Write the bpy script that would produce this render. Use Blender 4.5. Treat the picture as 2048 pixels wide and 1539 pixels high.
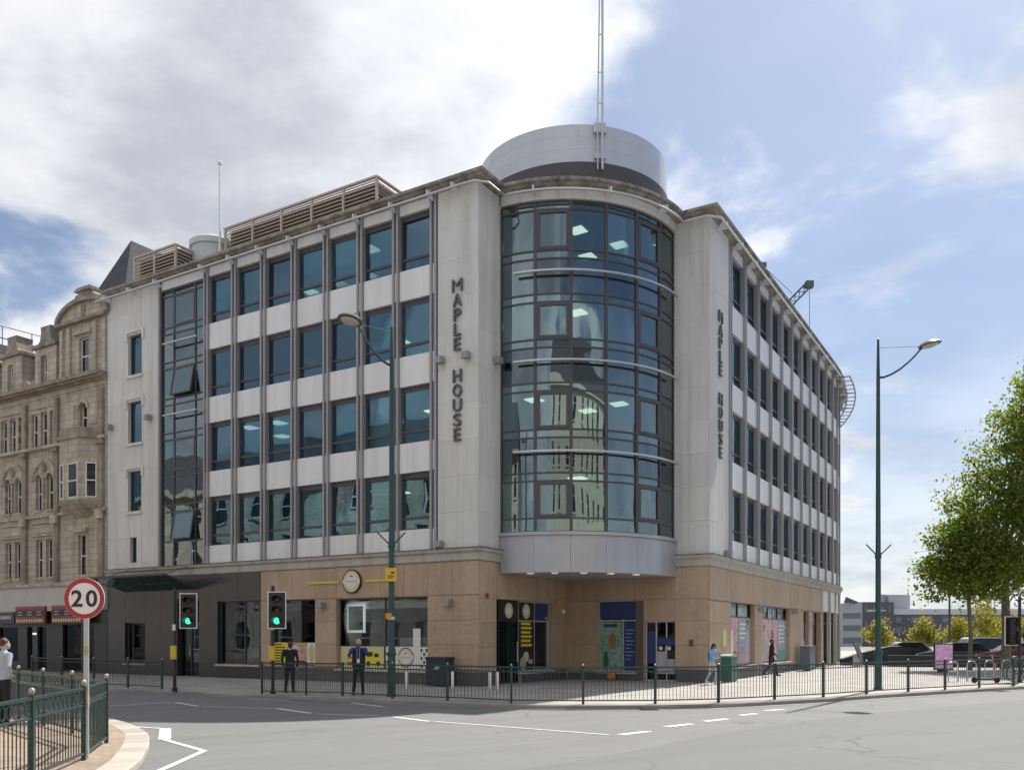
import bpy, bmesh, math, random
import numpy as np
from mathutils import Vector, Matrix
R_ = math.radians
random.seed(7)
for o in list(bpy.data.objects): bpy.data.objects.remove(o)
scene = bpy.context.scene
COL = scene.collection

# ------------------------------------------------------------------ camera
cam = bpy.data.cameras.new('camera'); camo = bpy.data.objects.new('camera', cam); COL.objects.link(camo)
camo.location = (0, 0, 1.8); camo.rotation_euler = (R_(90), 0, 0)
cam.sensor_width = 36; cam.lens = 36*1750/2048
cam.shift_x = 0; cam.shift_y = (1272-769.5)/2048
cam.clip_start = .1; cam.clip_end = 3000
scene.camera = camo

# ------------------------------------------------------------------ sky and sun
SUN_DIR = Vector((.576, .817, 1.22)).normalized()
SUN_EL = math.asin(SUN_DIR.z); SUN_AZ = math.atan2(SUN_DIR.x, SUN_DIR.y)
world = bpy.data.worlds.new('World'); scene.world = world; world.use_nodes = True
def build_world():
    nt = world.node_tree; N = nt.nodes; Lk = nt.links; N.clear()
    def nd(t, **k):
        n = N.new(t)
        for a, b in k.items(): setattr(n, a, b)
        return n
    def mth(op, a, b=None, c=None):
        n = nd('ShaderNodeMath', operation=op)
        for i, v in enumerate((a, b, c)):
            if v is None: continue
            if isinstance(v, (int, float)): n.inputs[i].default_value = v
            else: Lk.new(v, n.inputs[i])
        return n.outputs[0]
    out = nd('ShaderNodeOutputWorld'); bg = nd('ShaderNodeBackground'); bg.inputs['Strength'].default_value = .105
    sky = nd('ShaderNodeTexSky', sky_type='NISHITA'); sky.sun_disc = False
    sky.sun_elevation = SUN_EL; sky.sun_rotation = SUN_AZ; sky.air_density = 1.0; sky.dust_density = 1.0; sky.ozone_density = 1.6
    tc = nd('ShaderNodeTexCoord'); sep = nd('ShaderNodeSeparateXYZ'); Lk.new(tc.outputs['Generated'], sep.inputs[0])
    z = mth('MAXIMUM', sep.outputs[2], 0.0)
    den = mth('ADD', z, .22)
    px = mth('DIVIDE', sep.outputs[0], den); py = mth('DIVIDE', sep.outputs[1], den)
    cb = nd('ShaderNodeCombineXYZ'); Lk.new(px, cb.inputs[0]); Lk.new(py, cb.inputs[1]); cb.inputs[2].default_value = CLOUD_SEED
    n1 = nd('ShaderNodeTexNoise'); n1.inputs['Scale'].default_value = 1.45; n1.inputs['Detail'].default_value = 11; n1.inputs['Roughness'].default_value = .54; n1.inputs['Distortion'].default_value = .25
    Lk.new(cb.outputs[0], n1.inputs['Vector'])
    # broad weather front: cover thins towards the east (+X)
    east = mth('MULTIPLY', sep.outputs[0], -.20)
    dens = mth('ADD', mth('ADD', n1.outputs['Fac'], east), CLOUD_BIAS)
    mr = nd('ShaderNodeMapRange', interpolation_type='SMOOTHSTEP'); Lk.new(dens, mr.inputs[0])
    mr.inputs[1].default_value = .455; mr.inputs[2].default_value = .55
    # low haze towards the horizon
    hz = nd('ShaderNodeMapRange'); Lk.new(sep.outputs[2], hz.inputs[0]); hz.inputs[1].default_value = .0; hz.inputs[2].default_value = .34; hz.inputs[3].default_value = .85; hz.inputs[4].default_value = .0
    cover = mth('MAXIMUM', mr.outputs[0], hz.outputs[0])
    cover = mth('MULTIPLY_ADD', cover, .84, .13)
    # light and grey inside the cloud; thin edges and the side towards the sun are brighter
    n2 = nd('ShaderNodeTexNoise'); n2.inputs['Scale'].default_value = 1.7; n2.inputs['Detail'].default_value = 9; n2.inputs['Roughness'].default_value = .58
    mp = nd('ShaderNodeVectorMath', operation='ADD'); Lk.new(cb.outputs[0], mp.inputs[0]); mp.inputs[1].default_value = (3.1, 7.7, 2.0)
    Lk.new(mp.outputs[0], n2.inputs['Vector'])
    dt = nd('ShaderNodeVectorMath', operation='DOT_PRODUCT'); Lk.new(tc.outputs['Generated'], dt.inputs[0]); dt.inputs[1].default_value = SUN_DIR
    toward = mth('POWER', mth('MAXIMUM', dt.outputs['Value'], 0), 5.0)
    thick = mth('MULTIPLY', mth('SUBTRACT', dens, .60), 1.5)
    g = mth('ADD', mth('MAXIMUM', thick, 0), mth('MULTIPLY', mth('SUBTRACT', n2.outputs['Fac'], .44), 1.5))
    gm = nd('ShaderNodeMapRange', interpolation_type='SMOOTHSTEP'); Lk.new(g, gm.inputs[0]); gm.inputs[1].default_value = -.06; gm.inputs[2].default_value = .40
    cc = nd('ShaderNodeMixRGB'); Lk.new(gm.outputs[0], cc.inputs[0])
    cc.inputs[1].default_value = (3.9, 3.95, 4.06, 1); cc.inputs[2].default_value = (2.2, 2.33, 2.62, 1)
    glow = mth('MULTIPLY_ADD', toward, .35, 1.0)
    cg = nd('ShaderNodeMixRGB', blend_type='MULTIPLY'); cg.inputs[0].default_value = 1; Lk.new(cc.outputs[0], cg.inputs[1]); Lk.new(glow, cg.inputs[2])
    sk = nd('ShaderNodeMixRGB', blend_type='MULTIPLY'); sk.inputs[0].default_value = 1; Lk.new(sky.outputs[0], sk.inputs[1]); sk.inputs[2].default_value = (.37, .41, .45, 1)
    mix = nd('ShaderNodeMixRGB'); Lk.new(cover, mix.inputs[0]); Lk.new(sk.outputs[0], mix.inputs[1]); Lk.new(cg.outputs[0], mix.inputs[2])
    Lk.new(mix.outputs[0], bg.inputs['Color']); Lk.new(bg.outputs[0], out.inputs['Surface'])
CLOUD_SEED = 15.7; CLOUD_BIAS = .06
build_world()
sun = bpy.data.lights.new('sun', 'SUN'); sun.energy = 3.0; sun.angle = R_(.6); sun.color = (1.0, .95, .87)
suno = bpy.data.objects.new('sun', sun); COL.objects.link(suno); suno.rotation_euler = SUN_DIR.to_track_quat('Z', 'Y').to_euler()
suno.location = (60, 90, 120)
vs = scene.view_settings; vs.view_transform = 'Standard'; vs.look = 'None'; vs.exposure = 1.2; vs.gamma = 1; vs.use_curve_mapping = False
scene.render.engine = 'CYCLES'
cy = scene.cycles; cy.max_bounces = 6; cy.diffuse_bounces = 3; cy.glossy_bounces = 4; cy.transmission_bounces = 4; cy.transparent_max_bounces = 14
cy.caustics_reflective = False; cy.caustics_refractive = False; cy.sample_clamp_indirect = 4
cy.use_denoising = True

# ------------------------------------------------------------------ materials
MATS = {}
def mat(name, col, rough=.6, metal=0., spots=(), streak=None, bump=None, rnd=0., emit=None, coat=0., spec=None, blocks=None):
    """spots: (scale, amount, colour); streak: (amount, colour); bump: (scale, strength)"""
    if name in MATS: return MATS[name]
    m = bpy.data.materials.new(name); m.use_nodes = True; nt = m.node_tree; N = nt.nodes; Lk = nt.links
    b = N['Principled BSDF']; b.inputs['Roughness'].default_value = rough; b.inputs['Metallic'].default_value = metal
    if spec is not None: b.inputs['Specular IOR Level'].default_value = spec
    if coat: b.inputs['Coat Weight'].default_value = coat
    geo = N.new('ShaderNodeNewGeometry')
    rgb = N.new('ShaderNodeRGB'); rgb.outputs[0].default_value = (*col, 1); cur = rgb.outputs[0]
    def layer(cur, vec, scale, lo, hi, amt, c, detail=5):
        n = N.new('ShaderNodeTexNoise'); n.inputs['Scale'].default_value = scale; n.inputs['Detail'].default_value = detail; n.inputs['Roughness'].default_value = .6
        Lk.new(vec, n.inputs['Vector'])
        mr = N.new('ShaderNodeMapRange'); Lk.new(n.outputs['Fac'], mr.inputs[0]); mr.inputs[1].default_value = lo; mr.inputs[2].default_value = hi; mr.inputs[4].default_value = amt
        mx = N.new('ShaderNodeMixRGB'); Lk.new(mr.outputs[0], mx.inputs[0]); Lk.new(cur, mx.inputs[1]); mx.inputs[2].default_value = (*c, 1)
        return mx.outputs[0]
    for s, a, c in spots: cur = layer(cur, geo.outputs['Position'], s, .42, .68, a, c)
    if streak:
        vm = N.new('ShaderNodeVectorMath'); vm.operation = 'MULTIPLY'; Lk.new(geo.outputs['Position'], vm.inputs[0]); vm.inputs[1].default_value = (1, 1, .07)
        cur = layer(cur, vm.outputs[0], 2.6, .45, .75, streak[0], streak[1], 6)
    if blocks:                          # ashlar courses, drawn along the west street front
        sx = N.new('ShaderNodeVectorMath'); sx.operation = 'DOT_PRODUCT'; Lk.new(geo.outputs['Position'], sx.inputs[0]); sx.inputs[1].default_value = (-.857, .515, 0)
        sp = N.new('ShaderNodeSeparateXYZ'); Lk.new(geo.outputs['Position'], sp.inputs[0]); cb = N.new('ShaderNodeCombineXYZ'); Lk.new(sx.outputs['Value'], cb.inputs[0]); Lk.new(sp.outputs[2], cb.inputs[1])
        br = N.new('ShaderNodeTexBrick'); br.inputs['Scale'].default_value = 1; br.inputs['Brick Width'].default_value = blocks[0]; br.inputs['Row Height'].default_value = blocks[1]; br.inputs['Mortar Size'].default_value = .012; br.inputs['Color1'].default_value = (.84,.84,.84,1); br.inputs['Color2'].default_value = (1.12,1.1,1.08,1); br.inputs['Mortar'].default_value = (.55,.53,.5,1); Lk.new(cb.outputs[0], br.inputs['Vector'])
        mx = N.new('ShaderNodeMixRGB'); mx.blend_type = 'MULTIPLY'; mx.inputs[0].default_value = 1; Lk.new(cur, mx.inputs[1]); Lk.new(br.outputs['Color'], mx.inputs[2]); cur = mx.outputs[0]
    if rnd:
        oi = N.new('ShaderNodeObjectInfo'); mr = N.new('ShaderNodeMapRange'); Lk.new(oi.outputs['Random'], mr.inputs[0]); mr.inputs[3].default_value = 1-rnd; mr.inputs[4].default_value = 1+rnd
        mx = N.new('ShaderNodeMixRGB'); mx.blend_type = 'MULTIPLY'; mx.inputs[0].default_value = 1; Lk.new(cur, mx.inputs[1]); Lk.new(mr.outputs[0], mx.inputs[2]); cur = mx.outputs[0]
    Lk.new(cur, b.inputs['Base Color'])
    if emit: b.inputs['Emission Color'].default_value = (*emit[0], 1); b.inputs['Emission Strength'].default_value = emit[1]
    if bump:
        n = N.new('ShaderNodeTexNoise'); n.inputs['Scale'].default_value = bump[0]; n.inputs['Detail'].default_value = 6; Lk.new(geo.outputs['Position'], n.inputs['Vector'])
        bp = N.new('ShaderNodeBump'); bp.inputs['Strength'].default_value = bump[1]; bp.inputs['Distance'].default_value = .02; Lk.new(n.outputs['Fac'], bp.inputs['Height']); Lk.new(bp.outputs[0], b.inputs['Normal'])
    MATS[name] = m; return m
def glass_mat(name, tint, refl, gcol, wob=.02):
    m = bpy.data.materials.new(name); m.use_nodes = True; nt = m.node_tree; N = nt.nodes; Lk = nt.links; N.clear()
    o = N.new('ShaderNodeOutputMaterial'); mx = N.new('ShaderNodeMixShader'); tr = N.new('ShaderNodeBsdfTransparent'); gl = N.new('ShaderNodeBsdfGlossy')
    tr.inputs[0].default_value = (*tint, 1); gl.inputs['Color'].default_value = (*gcol, 1); gl.inputs['Roughness'].default_value = .005
    lw = N.new('ShaderNodeFresnel'); lw.inputs[0].default_value = 1.5
    mr = N.new('ShaderNodeMapRange'); Lk.new(lw.outputs[0], mr.inputs[0]); mr.inputs[1].default_value = .04; mr.inputs[2].default_value = 1; mr.inputs[3].default_value = refl; mr.inputs[4].default_value = 1
    oi = N.new('ShaderNodeObjectInfo'); rv = N.new('ShaderNodeMapRange'); Lk.new(oi.outputs['Random'], rv.inputs[0]); rv.inputs[3].default_value = .72; rv.inputs[4].default_value = 1.25; rm = N.new('ShaderNodeMath'); rm.operation = 'MULTIPLY'; rm.use_clamp = True; Lk.new(mr.outputs[0], rm.inputs[0]); Lk.new(rv.outputs[0], rm.inputs[1])
    geo = N.new('ShaderNodeNewGeometry'); n = N.new('ShaderNodeTexNoise'); n.inputs['Scale'].default_value = .55; n.inputs['Detail'].default_value = 1; Lk.new(geo.outputs['Position'], n.inputs['Vector'])
    bp = N.new('ShaderNodeBump'); bp.inputs['Strength'].default_value = wob; bp.inputs['Distance'].default_value = 1.0; Lk.new(n.outputs['Fac'], bp.inputs['Height']); Lk.new(bp.outputs[0], gl.inputs['Normal'])
    Lk.new(rm.outputs[0], mx.inputs[0]); Lk.new(tr.outputs[0], mx.inputs[1]); Lk.new(gl.outputs[0], mx.inputs[2]); Lk.new(mx.outputs[0], o.inputs[0])
    MATS[name] = m; return m
GREY = (.2, .195, .185)
M_pale = mat('pale_stone', (.70, .705, .70), .8, spots=((.55, .45, (.61, .61, .60)), (7, .22, (.75, .75, .74))), streak=(.55, (.43, .425, .41)), bump=(30, .15), rnd=.045)
M_weather = mat('weathered_stone', (.36, .345, .315), .9, spots=((1.6, .85, (.13, .125, .11)), (9, .5, (.52, .5, .46))), streak=(.8, (.09, .085, .075)), bump=(25, .5))
M_band = mat('band_stone', (.5, .49, .455), .85, spots=((2, .5, (.4, .385, .355)),), streak=(.6, (.25, .24, .22)), bump=(25, .25))
M_tan = mat('tan_stone', (.47, .345, .245), .6, spots=((.7, .45, (.37, .262, .18)), (3.2, .5, (.56, .43, .32)), (9, .5, (.37, .262, .18)), (24, .4, (.56, .43, .32))), streak=(.4, (.25, .18, .13)), bump=(20, .08), rnd=.055)
M_plinth = mat('plinth_stone', (.085, .09, .105), .5, spots=((3, .5, (.13, .13, .14)),))
M_panel = mat('white_panel', (.80, .82, .86), .45, spots=((1.3, .25, (.7, .7, .71)),), streak=(.45, (.52, .51, .49)), rnd=.025)
M_metal = mat('grey_metal', (.37, .365, .385), .45, .25, spots=((2, .25, (.25, .245, .255)),), streak=(.3, (.2, .195, .2)), rnd=.03)
M_metal2 = mat('pale_metal', (.58, .6, .65), .42, .35, spots=((1.5, .2, (.42, .42, .45)),), rnd=.02)
M_frame = mat('dark_frame', (.085, .078, .088), .4, .2)
M_steel = mat('steel_tube', (.55, .56, .57), .32, .7)
M_clad = mat('dark_cladding', (.032, .034, .042), .22, 0, spots=((2, .3, (.05, .05, .06)),), spec=.6)
M_int = mat('interior_wall', (.45, .46, .44), .8, spots=((.7, .35, (.3, .32, .31)),))
M_ceil = mat('ceiling_board', (.7, .72, .7), .8)
M_carpet = mat('carpet', (.13, .14, .16), .9)
M_black = mat('black_paint', (.015, .016, .018), .4)
M_white = mat('white_paint', (.8, .8, .8), .5)
M_lightp = mat('light_panel', (.9, .9, .85), .5, emit=((1, .95, .82), .9))
M_louvre = mat('beige_louvre', (.52, .45, .37), .5, .1, spots=((2, .25, (.42, .36, .3)),))
M_slate = mat('roof_slate', (.085, .09, .105), .9, spec=.15, spots=((4, .5, (.16, .16, .17)), (14, .4, (.05, .052, .06))), bump=(12, .5))
M_vic = mat('sandstone', (.53, .49, .425), .85, spots=((.9, .6, (.42, .37, .30)), (6, .4, (.62, .57, .48))), streak=(.75, (.24, .215, .18)), bump=(18, .4), blocks=(.62, .31))
M_vicd = mat('sandstone_soot', (.38, .345, .29), .9, spots=((2, .7, (.11, .1, .085)), (8, .4, (.4, .35, .28))), streak=(.7, (.09, .08, .07)), bump=(20, .5))
M_spand = glass_mat('spandrel_glass', (.2, .29, .31), .28, (.62, .75, .79), .022)
M_glass = glass_mat('office_glass', (.66, .80, .77), .20, (.40, .64, .80), .014)
M_glassc = glass_mat('curtain_glass', (.60, .74, .71), .27, (.62, .75, .79), .022)
M_shopg = glass_mat('shop_glass', (.88, .92, .92), .02, (.34, .40, .46), .01)
M_vglass = glass_mat('old_glass', (.35, .37, .37), .12, (.85, .92, 1.0), .05)
M_green = mat('green_paint', (.012, .045, .04), .4, .0, spots=((9, .4, (.035, .07, .062)), (30, .35, (.09, .1, .095))))
M_lampgreen = mat('lamp_green', (.018, .07, .07), .35, .1, spots=((5, .35, (.03, .055, .055)),))
M_gold = mat('gold_paint', (.42, .37, .25), .45, .3)
M_asph = None

# ------------------------------------------------------------------ mesh helpers
class MB:
    def __init__(s): s.v = []; s.f = []; s.m = []
    def add(s, vs_, fs, m=0):
        k = len(s.v); s.v += [tuple(p) for p in vs_]; s.f += [tuple(i+k for i in f) for f in fs]; s.m += [m]*len(fs); return s
    def box(s, x0, x1, y0, y1, z0, z1, m=0):
        return s.add([(x0,y0,z0),(x1,y0,z0),(x1,y1,z0),(x0,y1,z0),(x0,y0,z1),(x1,y0,z1),(x1,y1,z1),(x0,y1,z1)],
                     [(0,3,2,1),(4,5,6,7),(0,1,5,4),(1,2,6,5),(2,3,7,6),(3,0,4,7)], m)
    def prism(s, pts, z0, z1, m=0):
        n = len(pts)
        return s.add([(p[0],p[1],z0) for p in pts]+[(p[0],p[1],z1) for p in pts],
                     [tuple(range(n))[::-1], tuple(range(n,2*n))]+[(i,(i+1)%n,n+(i+1)%n,n+i) for i in range(n)], m)
    def xprism(s, pts, y0, y1, m=0):   # outline in x,z drawn counter-clockwise seen from -y, extruded along y
        n = len(pts)
        return s.add([(p[0],y0,p[1]) for p in pts]+[(p[0],y1,p[1]) for p in pts],
                     [tuple(range(n)), tuple(range(n,2*n))[::-1]]+[(i,n+i,n+(i+1)%n,(i+1)%n) for i in range(n)], m)
    def tube(s, path, r, n=8, m=0, caps=True):
        P = [Vector(p) for p in path]; rs = r if isinstance(r, (list, tuple)) else [r]*len(P)
        rings = []; up = None
        for i, p in enumerate(P):
            t = (P[min(i+1, len(P)-1)]-P[max(i-1, 0)]).normalized()
            if up is None:
                up = Vector((0,0,1)) if abs(t.z) < .9 else Vector((1,0,0))
            a = t.cross(up).normalized(); b = a.cross(t).normalized(); up = b
            rings.append([p+(a*math.cos(2*math.pi*k/n)+b*math.sin(2*math.pi*k/n))*rs[i] for k in range(n)])
        vv = [q for rg in rings for q in rg]; ff = []
        for i in range(len(P)-1):
            for k in range(n): ff.append((i*n+k, (i+1)*n+k, (i+1)*n+(k+1)%n, i*n+(k+1)%n))
        if caps: ff += [tuple(range(n)), tuple(range((len(P)-1)*n, len(P)*n))[::-1]]
        return s.add(vv, ff, m)
    def lathe(s, prof, n=16, c=(0,0,0), m=0, axis='z'):
        vv = []; ff = []
        for r, z in prof:
            for k in range(n):
                a = 2*math.pi*k/n; x, y = r*math.cos(a), r*math.sin(a)
                q = (x, y, z) if axis == 'z' else ((x, z, y) if axis == 'y' else (z, x, y))
                vv.append((c[0]+q[0], c[1]+q[1], c[2]+q[2]))
        for i in range(len(prof)-1):
            for k in range(n): ff.append((i*n+k, i*n+(k+1)%n, (i+1)*n+(k+1)%n, (i+1)*n+k))
        ff += [tuple(range(n))[::-1], tuple(range((len(prof)-1)*n, len(prof)*n))]
        return s.add(vv, ff, m)
    def arcbox(s, c, r0, r1, a0, a1, z0, z1, n=4, m=0):
        vv = []; ff = []
        for i in range(n+1):
            a = R_(a0+(a1-a0)*i/n); ca, sa = math.cos(a), math.sin(a)
            vv += [(c[0]+r0*ca, c[1]+r0*sa, z0), (c[0]+r1*ca, c[1]+r1*sa, z0), (c[0]+r1*ca, c[1]+r1*sa, z1), (c[0]+r0*ca, c[1]+r0*sa, z1)]
        for i in range(n):
            b = 4*i; d = b+4
            for k in range(4): ff.append((b+k, b+(k+1)%4, d+(k+1)%4, d+k))
        ff += [(0,3,2,1), (4*n, 4*n+1, 4*n+2, 4*n+3)]
        return s.add(vv, ff, m)
    def ell(s, c, r, n=12, k=8, m=0, rot=None):
        vv = []; ff = []
        for i in range(k+1):
            th = math.pi*i/k
            for j in range(n):
                a = 2*math.pi*j/n; q = Vector((r[0]*math.sin(th)*math.cos(a), r[1]*math.sin(th)*math.sin(a), r[2]*math.cos(th)))
                if rot: q = rot @ q
                vv.append((c[0]+q[0], c[1]+q[1], c[2]+q[2]))
        for i in range(k):
            for j in range(n): ff.append((i*n+j, (i+1)*n+j, (i+1)*n+(j+1)%n, i*n+(j+1)%n))
        return s.add(vv, ff, m)
    def xf(s, M):
        s.v = [tuple(M @ Vector(p)) for p in s.v]; return s
    def mesh(s, name, mats, smooth=False, fix=True):
        me = bpy.data.meshes.new(name); me.from_pydata(s.v, [], s.f)
        for m in (mats if isinstance(mats, (list, tuple)) else [mats]): me.materials.append(m)
        if max(s.m or [0]): me.polygons.foreach_set('material_index', s.m)
        if fix:
            bm = bmesh.new(); bm.from_mesh(me); bmesh.ops.recalc_face_normals(bm, faces=bm.faces); bm.to_mesh(me); bm.free()
        if smooth:
            me.polygons.foreach_set('use_smooth', [True]*len(me.polygons))
            try: me.set_sharp_from_angle(angle=R_(40))
            except Exception: pass
        me.update(); return me
def put(name, me, parent=None, loc=(0,0,0), rz=0., label=None, cat=None, group=None, kind=None, rot=None):
    o = bpy.data.objects.new(name, me); COL.objects.link(o)
    if parent is not None: o.parent = parent
    o.location = loc; o.rotation_euler = rot if rot else (0, 0, rz)
    if label: o['label'] = label
    if cat: o['category'] = cat
    if group: o['group'] = group
    if kind: o['kind'] = kind
    return o
def thing(name, label, cat, loc=(0,0,0), rz=0., group=None): return put(name, None, None, loc, rz, label, cat, group)
def copy_tree(o, parent=None):
    c = o.copy(); COL.objects.link(c); c.parent = parent
    for ch in list(o.children): copy_tree(ch, c)
    return c
def text_mesh(body, h, mt, depth=.04, bold=0.0, w=None):
    cu = bpy.data.curves.new('lettering', 'FONT'); cu.body = body; cu.size = 1; cu.extrude = .02; cu.offset = bold; cu.align_x = 'LEFT'
    t = bpy.data.objects.new('lettering', cu); COL.objects.link(t)
    dg = bpy.context.evaluated_depsgraph_get(); me = bpy.data.meshes.new_from_object(t.evaluated_get(dg)); bpy.data.objects.remove(t)
    co = np.zeros(len(me.vertices)*3); me.vertices.foreach_get('co', co); co = co.reshape(-1, 3)
    mn, mx = co.min(0), co.max(0); sc = h/(mx[1]-mn[1]); sx = sc if w is None else w/(mx[0]-mn[0])
    out = np.stack([(co[:,0]-(mn[0]+mx[0])/2)*sx, -(co[:,2]-mn[2])/(mx[2]-mn[2])*depth, (co[:,1]-mn[1])*sc], 1)
    me.vertices.foreach_set('co', out.ravel()); me.materials.clear(); me.materials.append(mt); me.update(); return me
class Fr:
    def __init__(s, o, a): s.o = o; s.a = a; s.c = math.cos(a); s.s = math.sin(a)
    def w(s, x, y=0, z=0): return Vector((s.o[0]+x*s.c-y*s.s, s.o[1]+x*s.s+y*s.c, z))
def part(name, me, root, fr, x, y, z, dr=0., label=None):
    return put(name, me, root, fr.w(x, y, z)-root.location, fr.a+dr, label=label)
_n = math.hypot(2912, 1750); dL = Vector((-2912/_n, 1750/_n)); dR = Vector((dL.y, -dL.x))
A = Vector((-1.21, 31.5)); C = A-6.31*dL+6.83*dR; INNER = A+6.83*dR
angL = math.atan2(-dL.y, -dL.x); angR = math.atan2(dR.y, dR.x)
FL = Fr(A, angL); FRt = Fr(C, angR); FNL = Fr(A, angR); FNR = Fr(C, angL)
def rfr(s, s0=22.8, r=36.):            # frame on the long east front, straight then bending away
    if s <= s0: p = C+dR*s; return Fr(p, angR)
    a = (s-s0)/r; p0 = C+dR*s0; cn = p0+dL*r
    q = cn-dL*(r*math.cos(a))+dR*(r*math.sin(a)); return Fr(q, angR+a)
def cuts(a, b, marks, nominal):
    ks = sorted({round(k, 4) for k in [a, b]+[m for m in marks if a < m < b]}); out = [ks[0]]
    for p, q in zip(ks, ks[1:]):
        n = max(1, round((q-p)/nominal)); out += [p+(q-p)*i/n for i in range(1, n+1)]
    return out
def cells(x0, x1, z0, z1, ops, nw, nh):
    xs = cuts(x0, x1, [o for op in ops for o in op[:2]], nw); zs = cuts(z0, z1, [o for op in ops for o in op[2:4]], nh); r = []
    for a, b in zip(xs, xs[1:]):
        for c, d in zip(zs, zs[1:]):
            mx, mz = (a+b)/2, (c+d)/2
            if not any(o[0] < mx < o[1] and o[2] < mz < o[3] for o in ops): r.append((a, b, c, d))
    return r
_slab = {}
def slabs(name, root, fr, x0, x1, z0, z1, ops, nw, nh, mt, y0=0., th=.06, gap=.005):
    for a, b, c, d in cells(x0, x1, z0, z1, ops, nw, nh):
        k = (mt.name, round(b-a, 3), round(d-c, 3), th)
        if k not in _slab:
            w, h = (b-a)/2-gap/2, (d-c)/2-gap/2; _slab[k] = MB().box(-w, w, 0, th, -h, h).mesh(name, mt)
        part(name, _slab[k], root, fr, (a+b)/2, y0+random.uniform(-.002, .002), (c+d)/2)
def wall(name, root, fr, x0, x1, z0, z1, ops, mt, y0=.06, th=.3, label=None):
    mb = MB()
    for a, b, c, d in cells(x0, x1, z0, z1, ops, 99, 99): mb.box(a, b, y0, y0+th, c, d)
    return part(name, mb.mesh(name, mt), root, fr, 0, 0, 0, label=label)
def catmull(pts, n=6):
    P = [Vector(p) for p in pts]; P = [P[0]*2-P[1]]+P+[P[-1]*2-P[-2]]; out = []
    for i in range(1, len(P)-2):
        for k in range(n):
            t = k/n; a, b, c, d = P[i-1:i+3]
            out.append(.5*((2*b)+(c-a)*t+(2*a-5*b+4*c-d)*t*t+(3*b-a-3*c+d)*t**3))
    return out+[P[-2]]
def offset(path, d):                   # to the right-hand side of the way of travel, mitred
    out = []
    for i, p in enumerate(path):
        e = [(path[j+1]-path[j]).normalized() for j in (i-1, i) if 0 <= j < len(path)-1]
        n = [Vector((q.y, -q.x)) for q in e]; m = sum(n, Vector((0, 0)))
        m = m.normalized(); out.append(p+m*(d/max(.35, m.dot(n[0]))))
    return out
def sweep_pieces(path, prof, length):  # closed profile (out, z) swept along path, cut into pieces of about that length
    offs = [offset(path, q[0]) for q in prof]; L = [0]
    for a, b in zip(path, path[1:]): L.append(L[-1]+(b-a).length)
    pieces = []; i = 0
    while i < len(path)-1:
        j = i+1
        while j < len(path)-1 and L[j+1]-L[i] <= length*1.25: j += 1
        mb = MB(); k = len(prof); vv = []; ff = []
        for t in range(i, j+1): vv += [(offs[q][t].x, offs[q][t].y, prof[q][1]) for q in range(k)]
        for t in range(j-i):
            for q in range(k): ff.append((t*k+q, t*k+(q+1)%k, (t+1)*k+(q+1)%k, (t+1)*k+q))
        ff += [tuple(range(k))[::-1], tuple(range((j-i)*k, (j-i+1)*k))]
        pieces.append(mb.add(vv, ff)); i = j
    return pieces
def dense(path, step):
    out = [path[0]]
    for a, b in zip(path, path[1:]):
        n = max(1, round((b-a).length/step)); out += [a.lerp(b, i/n) for i in range(1, n+1)]
    return out
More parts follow.
